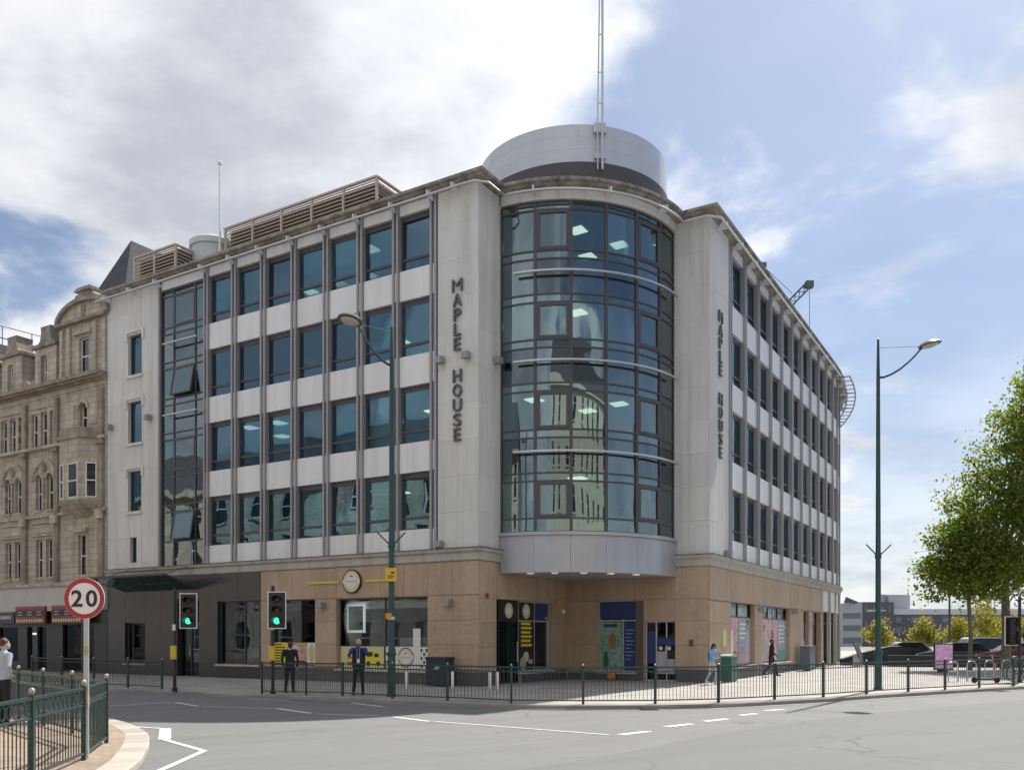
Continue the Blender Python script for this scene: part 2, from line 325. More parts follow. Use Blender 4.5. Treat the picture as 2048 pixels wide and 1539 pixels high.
# ------------------------------------------------------------------ ground, road, pavements
M_asph = mat('asphalt', (.165, .165, .164), .85, spots=((.16, .75, (.14, .14, .142)), (.9, .4, (.21, .21, .207)), (3.5, .3, (.15, .15, .15)), (9, .3, (.2, .2, .197)), (40, .45, (.12, .12, .12)), (120, .4, (.27, .27, .265))), bump=(90, .35))
M_asph2 = mat('asphalt_patch', (.152, .152, .154), .88, spots=((.2, .45, (.18, .18, .18)), (1.1, .35, (.14, .14, .142)), (4, .3, (.185, .185, .183)), (10, .3, (.14, .14, .14)), (50, .45, (.1, .1, .1)), (130, .4, (.23, .23, .23))), bump=(90, .35))
def wear(m, sc, amt):                  # hairline cracks and sealed joints that wander over the surfacing
    nt = m.node_tree; N = nt.nodes; Lk = nt.links; b = N['Principled BSDF']; src = b.inputs['Base Color'].links[0].from_socket
    geo = N.new('ShaderNodeNewGeometry'); n = N.new('ShaderNodeTexNoise'); n.inputs['Scale'].default_value = .9; n.inputs['Detail'].default_value = 6; Lk.new(geo.outputs['Position'], n.inputs['Vector'])
    va = N.new('ShaderNodeVectorMath'); va.operation = 'MULTIPLY_ADD'; Lk.new(n.outputs['Color'], va.inputs[0]); va.inputs[1].default_value = (1.6,1.6,0); Lk.new(geo.outputs['Position'], va.inputs[2])
    v = N.new('ShaderNodeTexVoronoi'); v.feature = 'DISTANCE_TO_EDGE'; v.inputs['Scale'].default_value = sc; Lk.new(va.outputs[0], v.inputs['Vector'])
    mr = N.new('ShaderNodeMapRange'); Lk.new(v.outputs['Distance'], mr.inputs[0]); mr.inputs[1].default_value = .0; mr.inputs[2].default_value = .012; mr.inputs[3].default_value = 1; mr.inputs[4].default_value = 0
    n2 = N.new('ShaderNodeTexNoise'); n2.inputs['Scale'].default_value = .22; n2.inputs['Detail'].default_value = 3; Lk.new(geo.outputs['Position'], n2.inputs['Vector'])
    gt = N.new('ShaderNodeMapRange'); Lk.new(n2.outputs['Fac'], gt.inputs[0]); gt.inputs[1].default_value = .5; gt.inputs[2].default_value = .6; gt.inputs[4].default_value = amt
    mu = N.new('ShaderNodeMath'); mu.operation = 'MULTIPLY'; Lk.new(mr.outputs[0], mu.inputs[0]); Lk.new(gt.outputs[0], mu.inputs[1])
    mx = N.new('ShaderNodeMixRGB'); Lk.new(mu.outputs[0], mx.inputs[0]); Lk.new(src, mx.inputs[1]); mx.inputs[2].default_value = (.05,.05,.052,1)
    # tyre tracks: long soft darker bands that follow the street
    w = N.new('ShaderNodeVectorMath'); w.operation = 'DOT_PRODUCT'; Lk.new(geo.outputs['Position'], w.inputs[0]); w.inputs[1].default_value = (-.55,.83,0)
    cb = N.new('ShaderNodeCombineXYZ'); Lk.new(w.outputs['Value'], cb.inputs[0]); n3 = N.new('ShaderNodeTexNoise'); n3.inputs['Scale'].default_value = 1.1; n3.inputs['Detail'].default_value = 3; Lk.new(cb.outputs[0], n3.inputs['Vector'])
    tr = N.new('ShaderNodeMapRange'); Lk.new(n3.outputs['Fac'], tr.inputs[0]); tr.inputs[1].default_value = .4; tr.inputs[2].default_value = .65; tr.inputs[4].default_value = .42
    m2 = N.new('ShaderNodeMixRGB'); Lk.new(tr.outputs[0], m2.inputs[0]); Lk.new(mx.outputs[0], m2.inputs[1]); m2.inputs[2].default_value = (.13,.13,.132,1); Lk.new(m2.outputs[0], b.inputs['Base Color'])
wear(M_asph, .35, .75); wear(M_asph2, .3, .6)
M_ground = mat('far_ground', (.2, .2, .19), .9, spots=((.05, .5, (.13, .15, .1)),))
def paving_mat(name, c1, c2, mortar, w, h, rot=0., ms=.01):
    m = bpy.data.materials.new(name); m.use_nodes = True; nt = m.node_tree; N = nt.nodes; Lk = nt.links; b = N['Principled BSDF']; b.inputs['Roughness'].default_value = .8
    geo = N.new('ShaderNodeNewGeometry'); mp = N.new('ShaderNodeMapping'); mp.inputs['Rotation'].default_value = (0, 0, rot); Lk.new(geo.outputs['Position'], mp.inputs[0])
    br = N.new('ShaderNodeTexBrick'); br.inputs['Scale'].default_value = 1; br.inputs['Brick Width'].default_value = w; br.inputs['Row Height'].default_value = h; br.inputs['Mortar Size'].default_value = ms
    br.inputs['Color1'].default_value = (*c1, 1); br.inputs['Color2'].default_value = (*c2, 1); br.inputs['Mortar'].default_value = (*mortar, 1); Lk.new(mp.outputs[0], br.inputs['Vector'])
    n = N.new('ShaderNodeTexNoise'); n.inputs['Scale'].default_value = .8; n.inputs['Detail'].default_value = 8; Lk.new(geo.outputs['Position'], n.inputs['Vector'])
    mr = N.new('ShaderNodeMapRange'); Lk.new(n.outputs['Fac'], mr.inputs[0]); mr.inputs[1].default_value = .3; mr.inputs[2].default_value = .7; mr.inputs[3].default_value = .78; mr.inputs[4].default_value = 1.12
    mx = N.new('ShaderNodeMixRGB'); mx.blend_type = 'MULTIPLY'; mx.inputs[0].default_value = 1; Lk.new(br.outputs['Color'], mx.inputs[1]); Lk.new(mr.outputs[0], mx.inputs[2]); Lk.new(mx.outputs[0], b.inputs['Base Color'])
    bp = N.new('ShaderNodeBump'); bp.inputs['Strength'].default_value = .4; bp.inputs['Distance'].default_value = .006; bp.invert = True; Lk.new(br.outputs['Fac'], bp.inputs['Height']); Lk.new(bp.outputs[0], b.inputs['Normal'])
    MATS[name] = m; return m
M_flags = paving_mat('paving_flags', (.33, .31, .285), (.39, .365, .335), (.24, .225, .2), .9, .6, R_(-31))
M_pavers = paving_mat('brick_pavers', (.30, .225, .17), (.38, .29, .22), (.2, .16, .125), .21, .105, R_(20), .006)
M_kerb = mat('kerb_stone', (.30, .285, .26), .85, spots=((3, .5, (.2, .19, .17)), (30, .4, (.38, .36, .33))), rnd=.12)
M_kerbp = mat('pale_kerb_stone', (.37, .34, .295), .85, spots=((3, .5, (.42, .365, .29)), (30, .4, (.58, .53, .44))), rnd=.16)
M_mark = mat('road_paint', (.72, .72, .70), .7, spots=((14, .7, (.42, .42, .41)), (60, .4, (.5, .5, .5))))
put('ground', MB().add([(-900,-300,-.125),(900,-300,-.125),(900,1500,-.125),(-900,1500,-.125)], [(0,1,2,3)]).mesh('ground', M_ground), kind='structure')
put('road', MB().add([(-70,-40,-.1),(80,-40,-.1),(80,75,-.1),(-70,75,-.1)], [(0,1,2,3)]).mesh('road', M_asph), kind='structure')
# a later strip of surfacing laid across the junction
patch = catmull([Vector(p) for p in ((-2.2,10.2),(1.2,13.6),(3.9,16.9),(7.5,20.4),(13,24.6),(22,30.5))], 6)
pv = [(p.x, p.y, -.0965) for p in patch]+[(40,39,-.0965),(60,20,-.0965),(40,-10,-.0965),(0,-10,-.0965)]
put('road_resurfacing', MB().add(pv, [tuple(range(len(pv)))[::-1]]).mesh('road_resurfacing', M_asph2), kind='structure')
KERB = [(-46,49.5),(-32,41.1),(-18.7,33.1),(-14.5,30.75),(-11.7,29.3),(-10.2,28.4),(-9.2,27.6),(-7.95,27.0),(-6.4,26.5),(-5.2,26.0),(-3.55,25.0),(-1.95,24.1),(-.1,23.15),(1.9,22.87),(3.9,23.0),(5.8,23.5),(7.7,24.6),(9.45,25.65),(11.3,27.0),(13.15,28.2),(14.9,29.35),(16.7,30.5),(18.6,31.7),(24,35),(40,43.5),(66,57)]
kp = catmull([Vector(p) for p in KERB], 4)
inner = offset(kp, -.148)
pts = [(p.x, p.y, 0) for p in inner]+[(66,110,0),(-60,110,0),(-60,62,0)]
pav = put('pavement', MB().add(pts, [tuple(range(len(pts)))]).mesh('pavement', M_flags), kind='structure')
for mb in sweep_pieces(kp, [(0,-.11),(0,-.012),(-.012,.004),(-.15,.004),(-.15,-.11)], .9):
    put('kerb_stone', mb.mesh('kerb_stone', M_kerb), pav)
ISL = [(-4.3,-12),(-4.4,0),(-4.62,7),(-4.95,10.4),(-5.36,12.45),(-5.75,13.7),(-6.3,15.2),(-7.05,16.8),(-8.6,19.0),(-11.2,21.4),(-16,24.6),(-40,39.0)]
ki = catmull([Vector(p) for p in ISL], 5)
inn = offset(ki, -.398); pts = [(p.x, p.y, 0) for p in inn]+[(-60,39,0),(-60,-12,0)]
isl = put('corner_pavement', MB().add(pts, [tuple(range(len(pts)))]).mesh('corner_pavement', M_pavers), kind='structure')
for mb in sweep_pieces(ki, [(0,-.11),(0,-.02),(-.02,.004),(-.4,.004),(-.4,-.11)], .62):
    put('kerb_stone', mb.mesh('kerb_stone', M_kerbp), isl)
MARKS = [([(-11.11,23.75),(-9.78,25.19)],.1),([(-9.69,25.19),(-8.51,23.75)],.12),([(-8.4,23.75),(-6.32,23.09)],.08),([(-6.22,23.09),(-4.96,21.59)],.16),([(-4.8,21.45),(-3.2,20.91)],.09),
 ([(-8.09,26.6),(-6.59,25.98)],.1),([(-4.6,25.0),(-3.47,23.6)],.12),([(-2.8,20.65),(-1.85,19.56)],.13),([(-1.74,19.56),(1.87,16.88)],.09),
 ([(2.08,16.88),(2.74,17.5)],.2),([(3.23,18.37),(3.91,19.0)],.2),([(4.31,19.56),(4.96,20.15)],.2),([(5.48,21.04),(6.01,21.52)],.2),([(6.48,22.39),(7.08,22.77)],.2),
 ([(-8.2,18.5),(-7.22,18.07)],.1),([(-7.15,18.05),(-6.4,16.12)],.22),([(-6.44,16.15),(-5.11,14.52),(-4.96,11.9)],.11)]
for p, w in MARKS:
    P = [Vector(q) for q in p]; a = offset(P, w/2); b = offset(P, -w/2); n = len(P)
    put('road_marking', MB().add([(q.x,q.y,-.092) for q in a]+[(q.x,q.y,-.092) for q in b], [(i,i+1,n+i+1,n+i) for i in range(n-1)]).mesh('road_marking', M_mark), kind='structure')
put('yellow_line', MB().add([(q.x,q.y,-.092) for q in offset(kp[28:], .25)]+[(q.x,q.y,-.092) for q in offset(kp[28:], .33)][::-1], [tuple(range(2*len(kp[28:])))]).mesh('yellow_line', mat('faded_line', (.42,.4,.33), .8, spots=((6,.8,(.2,.2,.19)),))), kind='structure')
M_iron = mat('cast_iron', (.05, .05, .052), .55, .5)
for (x, y, a, lab) in ((3.55, 22.74, 2, 'iron drain grate at the kerb before the corner entrance'), (16.9, 30.32, 33, 'iron drain grate at the kerb near the scooter')):
    g = thing('drain_grate', lab, 'drain grate', (x, y, -.098), R_(a), 'iron drain grates')
    put('frame', MB().box(-.24,.24,-.21,-.18,0,.012).box(-.24,.24,.18,.21,0,.012).box(-.24,-.21,-.18,.18,0,.012).box(.21,.24,-.18,.18,0,.012).mesh('frame', M_iron), g)
    br_ = MB().box(-.012,.012,-.18,.18,0,.01).mesh('bar', M_iron)
    for i in range(8): put('bar', br_, g, (-.175+.05*i, 0, 0))
    put('pit', MB().add([(-.21,-.18,.006),(.21,-.18,.006),(.21,.18,.006),(-.21,.18,.006)], [(0,1,2,3)]).mesh('pit', M_black), g)  # flat black sheet stands in for the shade down in the drain
# ------------------------------------------------------------------ the corner office building
B = thing('corner_office_building', 'five storey grey stone and glass corner office block with round glazed corner and roof drum', 'building', (A.x, A.y, 0))
def bp_(name, mb, mt, smooth=False, label=None):      # a part whose mesh is given in world coordinates
    mb.v = [(p[0]-A.x, p[1]-A.y, p[2]) for p in mb.v]
    return put(name, mb.mesh(name, mt, smooth), B, label=label)
ZP = [(5.03, 5.83), (8.0, 9.12), (11.28, 12.42), (14.55, 15.68), (17.8, 18.2)]   # white panel bands
ZW = [(5.83, 8.0), (9.12, 11.28), (12.42, 14.55), (15.68, 17.8)]                 # window bands
KC = Vector((2.0, 37.2)); KR = 5.0; KA = [-118.6, -103.2, -88.0, -72.7, -57.4, -42.1, -27.9]
ROOFZ = 18.2
# outline at the roof, walked from the west end round the corner to the east end
def arc_pts(a0, a1, n, r): return [KC+Vector((math.cos(R_(a0+(a1-a0)*i/n)), math.sin(R_(a0+(a1-a0)*i/n))))*r for i in range(n+1)]
east = [Vector(rfr(s).o) for s in [0, 4, 8, 12, 16, 20, 22.8]+[22.8+i*1.5 for i in range(1, 22)]]
edge = [A+dL*21.57, A, A+dR*1.45]+arc_pts(-117.5, -29.2, 22, KR+.12)+[C+dL*1.45]+east
back = [east[-1]+Vector((-8, 3)), A+dL*21.57+dR*22]
foot = [A+dL*21.57, A, A+dR*1.6]+arc_pts(-118, -29, 16, KR-.1)+[C+dL*1.6]+east+back
inset = offset(foot[:-2], -.42)+[Vector(back[0])+Vector((-.5, -.5)), Vector(back[1])]
for za, zb in ((4.56, 4.98), (8.06, 8.46), (11.34, 11.74), (14.6, 15.0)):
    m = MB().prism([(p.x, p.y) for p in inset], za, zb)
    bp_('floor_slab', m, M_ceil)
bp_('roof_slab', MB().prism([(p.x, p.y) for p in offset(foot[:-2], -.3)+[Vector(b) for b in back]], 17.86, 18.3), mat('roof_felt', (.14, .14, .145), .9))
# inner walls behind the offices, so that one looks into rooms
core = [A+dL*21.2+dR*6.5, A+dL*6+dR*6.5, KC+Vector((-.5, 3.2)), C+dL*6.5+dR*5, Vector(rfr(22).w(0, 7).xy), Vector(rfr(46).w(0, 7).xy), Vector(rfr(46).w(0, 8).xy), Vector(rfr(22).w(0, 9).xy), C+dL*8.5+dR*8, A+dL*6+dR*9.5, A+dL*21.2+dR*9.5]
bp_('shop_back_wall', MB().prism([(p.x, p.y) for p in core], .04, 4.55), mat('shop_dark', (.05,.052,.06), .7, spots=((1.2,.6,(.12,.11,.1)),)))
for za, zb in ((4.99, 8.05), (8.47, 11.33), (11.75, 14.59), (15.01, 17.85)):
    bp_('inner_wall', MB().prism([(p.x, p.y) for p in core], za, zb), M_int)
bp_('shop_floor', MB().prism([(p.x, p.y) for p in [A+dL*21.3+dR*.4, A+dR*.45-dL*-.4, INNER+dL*.4+dR*.4, C+dL*.45+dR*.4, Vector(rfr(40).w(0, .45).xy), Vector(rfr(40).w(0, 7).xy), A+dL*21.3+dR*7]], .005, .03), M_carpet)
# ---- bays of the two long fronts
_bm = {}
def bay_meshes(w):
    if w in _bm: return _bm[w]
    pw = .31; iw = w-pw; d = {}
    d['panel'] = [MB().box(-iw/2+.006, iw/2-.006, .035, .42, 0, b-a).mesh('white_panel', M_panel) for a, b in ZP]
    for i, (a, b) in enumerate(ZW):
        h = b-a; f = MB(); e = .055
        f.box(-iw/2, -iw/2+e, .17, .25, 0, h); f.box(iw/2-e, iw/2, .17, .25, 0, h)
        f.box(-iw/2+e, iw/2-e, .17, .25, 0, .06); f.box(-iw/2+e, iw/2-e, .17, .25, h-.20, h); f.box(-iw/2+e, iw/2-e, .155, .255, .40, .50)
        f.box(-iw/2+.01, iw/2-.01, .10, .17, -.0, .03)
        d['frame', i] = f.mesh('window', M_frame)
        d['sash', i] = MB().box(-iw/2+e+.002, iw/2-e-.002, .195, .21, .502, h-.202).mesh('pane', M_glass)
        d['low', i] = MB().box(-iw/2+e+.002, iw/2-e-.002, .195, .21, .062, .398).mesh('pane', M_glass)
    _bm[w] = d; return d
zb0, zb1 = 5.0, 18.22
pm = MB(); pm.box(-.155, .155, .06, .40, zb0, zb1); pm.box(-.15, -.06, -.05, .06, zb0, zb1); pm.box(.06, .15, -.05, .06, zb0, zb1)
ME_pil = pm.mesh('pilaster', M_metal)
ME_strip = [MB().box(-.056, .056, .02, .058, a+.01, b-.01).mesh('cover_strip', M_panel) for a, b in ZP]
def pilaster(fr, x):
    p = part('pilaster', ME_pil, B, fr, x, 0, 0)
    for s in ME_strip[:4]: put('cover_strip', s, p)
M_blind = mat('window_blind', (.62, .62, .58), .8)
_bl = {}
def bay(fr, x, w, rs):
    d = bay_meshes(w)
    for i, (a, b) in enumerate(ZP): part('white_panel', d['panel'][i], B, fr, x, 0, a)
    for i, (a, b) in enumerate(ZW):
        o = part('window', d['frame', i], B, fr, x, 0, a); put('pane', d['sash', i], o, (0, 0, 0), rot=(R_(rs.gauss(0, .35)), 0, R_(rs.gauss(0, .55)))); put('pane', d['low', i], o)
        q = rs.random()
        if q < .33:
            dr = round(rs.choice((.25, .5, .9, 1.5)), 2); k = (w, i, dr)
            if k not in _bl: _bl[k] = MB().box(-w/2+.26, w/2-.26, .27, .285, b-a-.2-dr, b-a-.1).mesh('blind', M_blind)
            put('blind', _bl[k], o)
rs = random.Random(5)
t0, tw = 1.99, 1.783
for k in range(8): pilaster(FL, -(t0+tw*k))
for k in range(7): bay(FL, -(t0+tw*(k+.5)), tw, rs)
RW = 2.13
for k in range(19):
    s = 2.62+RW*k; pilaster(rfr(s), 0)
    if k < 18:
        f0, f1 = rfr(s), rfr(s+RW); p0, p1 = f0.w(0), f1.w(0); m = (p0+p1)/2
        fr = Fr((m.x, m.y), math.atan2(p1.y-p0.y, p1.x-p0.x)); bay(fr, 0, RW, rs)
# ceiling lights in the offices
ME_lt = MB().box(-.3, .3, -.3, .3, -.03, 0).mesh('ceiling_light', M_lightp)
for zc in (8.055, 11.335, 14.595, 17.855):
    for k in range(7):
        for yy in (1.7, 3.7):
            if rs.random() < .45: part('ceiling_light', ME_lt, B, FL, -(2.9+1.78*k), yy, zc)
    for (x, y) in ((2.6, 34.6), (.9, 35.3), (4.4, 35.9), (3.2, 37.0)):
        if rs.random() < .5: put('ceiling_light', ME_lt, B, (x-A.x, y-A.y, zc), angL)
# ---- pale stone piers, their slabs and the west end wall
TW = [(-19.97, -18.96, 14.22, 16.12), (-19.99, -18.97, 11.0, 12.95), (-20.0, -19.0, 7.75, 9.65), (-19.84, -19.35, 5.3, 6.5)]
for fr, x0, x1 in ((FL, -1.79, 0.), (FNL, .062, 1.6), (FNR, -1.6, -.062), (FRt, 0., 2.42)):
    slabs('stone_slab', B, fr, x0, x1, 5.03, 18.2, [], .92, 1.32, M_pale)
    wall('wall', B, fr, x0+(.07 if x0 == 0 else 0), x1-(.07 if x1 == 0 else 0), 5.03, 18.2, [], M_pale, .064, .3)
slabs('stone_slab', B, FL, -21.57, -17.72, 5.03, 18.2, TW, 1.0, 1.3, M_pale)
wall('wall', B, FL, -21.57, -17.72, 5.03, 18.2, TW, M_pale, .064, .3)
bp_('end_wall', MB().prism([tuple(FL.w(-21.57, .07).xy), tuple(FL.w(-21.2, .07).xy), tuple(FL.w(-21.2, 14).xy), tuple(FL.w(-21.57, 14).xy)], 0, 18.2), M_pale)
for x0, x1, z0, z1 in TW:
    w = x1-x0; h = z1-z0; f = MB(); e = .06
    f.box(-w/2, -w/2+e, .16, .24, 0, h); f.box(w/2-e, w/2, .16, .24, 0, h); f.box(-w/2+e, w/2-e, .16, .24, 0, e); f.box(-w/2+e, w/2-e, .16, .24, h-e, h)
    o = part('window', f.mesh('window', M_frame), B, FL, (x0+x1)/2, 0, z0)
    put('pane', MB().box(-w/2+e, w/2-e, .19, .205, e, h-e).mesh('pane', M_glass), o)
    if w > .7:
        put('sill', MB().box(-w/2-.08, w/2+.08, -.09, .1, -.16, -.03).mesh('sill', M_pale), o)
        put('hood', MB().xprism([(-w/2-.2,h-.28),(-w/2-.04,h-.28),(-w/2-.04,h+.1),(w/2+.04,h+.1),(w/2+.04,h-.28),(w/2+.2,h-.28),(w/2+.2,h+.24),(-w/2-.2,h+.24)], -.06, -.003).mesh('hood', M_pale), o)
# grey metal strips that close the ends of the bay fields
for x, w in ((-17.68, .12),): part('trim_strip', MB().box(-w/2, w/2, -.05, .4, 5.0, 18.22).mesh('trim_strip', M_metal), B, FL, x, 0, 0)
part('trim_strip', MB().box(-.1, .1, -.03, .35, 5.0, 18.22).mesh('trim_strip', M_metal), B, FRt, 2.5, -.0, 0)
# ---- curtain walls: the flat stair strip and the round corner
FINZ = [8.58, 11.9, 15.17]
def zgrid(bot, top):
    z = [bot, 6.16]
    for f in FINZ: z += [f-1.05, f-.75, f+.55, f+.85]
    return z+[top-.28, top]
def spandrel(z0, z1): return any(abs((z0+z1)/2-(f-.1)) < .2 for f in FINZ)
XS = [-17.60, -16.75, -15.28, -14.60]
zg = zgrid(4.98, 17.74)
mm = MB()
for x in XS: mm.box(x-.035, x+.035, .06, .16, zg[0], zg[-1])
for z in zg: mm.box(XS[0]+.036, XS[-1]-.036, .064, .15, z-.03, z+.03)
cw = part('curtain_wall_frame', mm.mesh('curtain_wall_frame', M_frame), B, FL, 0, 0, 0)
part('white_panel', MB().box(XS[0]+.04, XS[-1]-.04, .035, .3, 17.8, 18.2).mesh('white_panel', M_panel), B, FL, 0, 0, 0)
ME_open = {}
for ci, (a, b) in enumerate(zip(XS, XS[1:])):
    for ri, (c, d) in enumerate(zip(zg, zg[1:])):
        sp = spandrel(c, d); w, h = (b-a)/2-.036, (d-c)/2-.031
        tilt = ci == 1 and ri in (1, 9)
        me = MB().box(-w, w, -.008, .008, -h, h).mesh('pane', M_spand if sp else M_glassc)
        if ci == 1 and ri in (1, 5, 9, 13):
            f = MB(); e = .07
            f.box(-w, w, -.03, .03, -2*h, -2*h+e); f.box(-w, w, -.03, .03, -e, 0); f.box(-w, -w+e, -.03, .03, -2*h+e, -e); f.box(w-e, w, -.03, .03, -2*h+e, -e)
            o = part('opening_window', f.mesh('opening_window', M_frame), B, FL, (a+b)/2, .085 if not tilt else .06, d-.031)
            put('pane', MB().box(-w+e, w-e, -.01, .01, -2*h+e, -e).mesh('pane', M_glassc), o)
            if tilt: o.rotation_euler = (R_(-10), 0, FL.a)
        else:
            part('pane', me, B, FL, (a+b)/2, .105, (c+d)/2)
for z in FINZ[1:]:
    fn = MB().box(-1.15, 1.15, -.28, -.2, -.03, .03); fn.box(-.9, -.87, -.2, .06, -.02, .02); fn.box(.87, .9, -.2, .06, -.02, .02)
    part('shade_fin', fn.mesh('shade_fin', M_steel), B, FL, -15.95, 0, z)
zg = zgrid(5.67, 17.8)
mm = MB()
for a in KA:
    w = .65 if a in (-103.2, -88.0, -72.7, -57.4, -42.1) else .5
    mm.arcbox(KC, KR-.06, KR+.045, a-w, a+w, zg[0], zg[-1], 1)
for z in zg:
    for a, b in zip(KA, KA[1:]): mm.arcbox(KC, KR-.04, KR+.03, a+.66, b-.66, z-.03, z+.03, 4)
bp_('curtain_wall_frame', mm, M_frame)
for ci, (a, b) in enumerate(zip(KA, KA[1:])):
    for c, d in zip(zg, zg[1:]):
        sp = spandrel(c, d)
        bp_('pane', MB().arcbox(KC, KR-.02, KR-.005, a+.6, b-.6, c+.028, d-.028, 4), M_spand if sp else M_glassc, True)
    if ci in (1, 4):                    # framed lights
        for r in (1, 5, 9, 13):
            c, d = zg[r], zg[r+1]; f = MB(); u = 1.6
            f.arcbox(KC, KR-.03, KR+.05, a+.7, b-.7, c+.03, c+.14, 4); f.arcbox(KC, KR-.03, KR+.05, a+.7, b-.7, d-.14, d-.03, 4)
            f.arcbox(KC, KR-.03, KR+.05, a+.7, a+2.1, c+.14, d-.14, 1); f.arcbox(KC, KR-.03, KR+.05, b-2.1, b-.7, c+.14, d-.14, 1)
            bp_('window_frame', f, M_frame)
for z in FINZ:
    f = MB().arcbox(KC, KR+.22, KR+.33, KA[0]+7, KA[-1]-3, z-.03, z+.04, 28)
    for a in KA[1:-1]: f.arcbox(KC, KR+.046, KR+.218, a-.3, a+.3, z-.015, z+.025, 1)
    bp_('shade_fin', f, M_steel)
# round corner: metal skirt below, stone fascia above, soffit over the entrance
M_skirt = mat('skirt_metal', (.43, .45, .50), .35, .35, spots=((.9, .35, (.33, .34, .38)),), streak=(.3, (.28,.28,.3)))
aa = [KA[0]+(KA[-1]-KA[0])*i/6 for i in range(7)]
for a, b in zip(aa, aa[1:]):
    bp_('skirt_panel', MB().arcbox(KC, KR-.02, KR+.12, a+.05, b-.05, 4.16, 5.52, 5), M_skirt, True)
bp_('skirt_coping', MB().arcbox(KC, KR-.05, KR+.2, KA[0], KA[-1], 5.53, 5.655, 24), M_skirt, True)
bp_('soffit', MB().prism([tuple(p) for p in [INNER]+[A+dR*2.2-dL*.1]+arc_pts(-118, -29, 16, KR-.03)+[C+dL*2.2-dR*.1]], 4.18, 4.3), M_metal2)
ME_sl = MB().box(-.12, .12, -.07, .07, -.05, 0).mesh('soffit_light', mat('soffit_lamp', (.9, .9, .88), .4, emit=((1, .97, .9), .12)))
for a in (-106, -95, -82, -69, -55): p = KC+Vector((math.cos(R_(a)), math.sin(R_(a))))*(KR-.25); put('soffit_light', ME_sl, B, (p.x-A.x, p.y-A.y, 4.178), R_(a+90))
bp_('fascia', MB().arcbox(KC, KR-.1, KR+.12, KA[0]+.5, KA[-1]-.5, 17.85, 18.34, 24), M_pale, True)
# ---- parapet stones, rail with brackets, band course
ed = dense(edge, 1.25)
for mb in sweep_pieces(ed, [(-.35,18.2),(.05,18.2),(.08,18.24),(.22,18.27),(.26,18.32),(.40,18.35),(.42,18.44),(.36,18.475),(.3,18.5),(-.35,18.5)], 1.3): bp_('parapet_stone', mb, M_weather)
rail = offset([A+dL*21.9]+dense([A+dL*21.5, A+dL*.3], 1.0)+[A+dL*.1+dR*.02, A+dR*.12-dL*0, A+dR*.4]+[A+dR*1.3]+arc_pts(-114, -32, 22, KR+.12)+[C+dL*1.2, C+dL*.4, C+dL*.12, C+dR*.12]+[Vector(rfr(s*.75).w(0).xy) for s in range(1, 70)], .46)
bp_('roof_rail', MB().tube([(p.x, p.y, 17.98) for p in rail], .05, 8), M_steel, True)
bk = MB().xprism([(-.03,17.95),(.03,17.95),(.03,18.05),(-.03,18.05)], -.45, .02); bk.add([(-.025,-.44,18.03),(.025,-.44,18.03),(-.025,-.43,18.2),(.025,-.43,18.2),(-.025,-.2,18.26),(.025,-.2,18.26),(-.025,.0,18.03),(.025,.0,18.03)], [(0,2,4,6),(1,7,5,3),(0,1,3,2),(2,3,5,4),(0,6,7,1)])
ME_bk = bk.mesh('rail_bracket', M_panel)
for t in [.9]+[1.99+1.783*k for k in range(8)]+[17.6, 19.5, 21.3]: part('rail_bracket', ME_bk, B, FL, -t, 0, 0)
for a in (-103, -73, -45):
    p = KC+Vector((math.cos(R_(a)), math.sin(R_(a))))*(KR+.12); put('rail_bracket', ME_bk, B, (p.x-A.x, p.y-A.y, 0), R_(a+90))
for k in range(19): part('rail_bracket', ME_bk, B, rfr(.9+RW*k), 0, 0, 0)
# shading grille that rings the far bend of the roof
g = MB(); r1 = [rfr(24+i).w(0, -.4) for i in range(24)]; r2 = [rfr(24+i).w(0, -.98) for i in range(24)]
g.tube([(p.x, p.y, 17.9) for p in r1], .04, 6); g.tube([(p.x, p.y, 17.9) for p in r2], .05, 6)
for a, b in zip(r1, r2): g.tube([(a.x, a.y, 17.9), (b.x, b.y, 17.9)], .03, 6)
for i in range(0, 24, 4): p = rfr(24+i).w(0, .1); g.tube([(p.x, p.y, 18.0), (r2[i].x, r2[i].y, 17.9)], .03, 6)
bp_('roof_grille', g, M_metal)
low = [A+dL*21.6, A, A+dR*1.55]; low2 = [C+dL*1.6, C]+[Vector(rfr(s).o) for s in [2,4,6,8,10,12,14,16,18,20,22.8]+[22.8+1.5*i for i in range(1, 14)]]
for pth in (dense(low, 1.8), low2):
    for mb in sweep_pieces(pth, [(-.3,4.56),(.03,4.56),(.06,4.6),(.06,4.84),(.16,4.9),(.18,5.0),(-.3,5.0)], 1.8): bp_('band_stone', mb, M_band)
    for mb in sweep_pieces(pth, [(-.02,5.0),(.2,5.0),(.2,5.03),(-.02,5.03)], 99): bp_('flashing', mb, M_frame)
# ---- raised letters of the name on both piers
letters = {}
for ch in set('MAPLEHOUSE'): letters[ch] = text_mesh(ch, .46, mat('letter_metal', (.13, .13, .135), .45, .5), .07, .0 if ch == 'M' else .01, {'M': .44, 'L': .3, 'E': .3, 'P': .32, 'S': .34}.get(ch, .38))
zt = 14.82
def name_letters(fr, x):
    z = 14.82
    for ch in 'MAPLE HOUSE':
        if ch == ' ': z -= .62; continue
        part('letter', letters[ch], B, fr, x, -.03, z-.46); z -= .535
name_letters(FL, -.88); name_letters(FRt, 1.16)
fl = MB().box(-.13, .13, -.3, -.06, -.12, .12); fl.box(-.04, .04, -.06, 0, -.05, .05)
ME_fl = fl.mesh('flood_light', mat('lamp_grey', (.33, .33, .34), .5, .3))
for fr, x, z in ((FL, -1.58, 11.95), (FL, -.43, 11.95), (FNL, 1.1, 12.0), (FL, -21.2, 11.9), (FL, -18.3, 12.0)): part('flood_light', ME_fl, B, fr, x, 0, z)
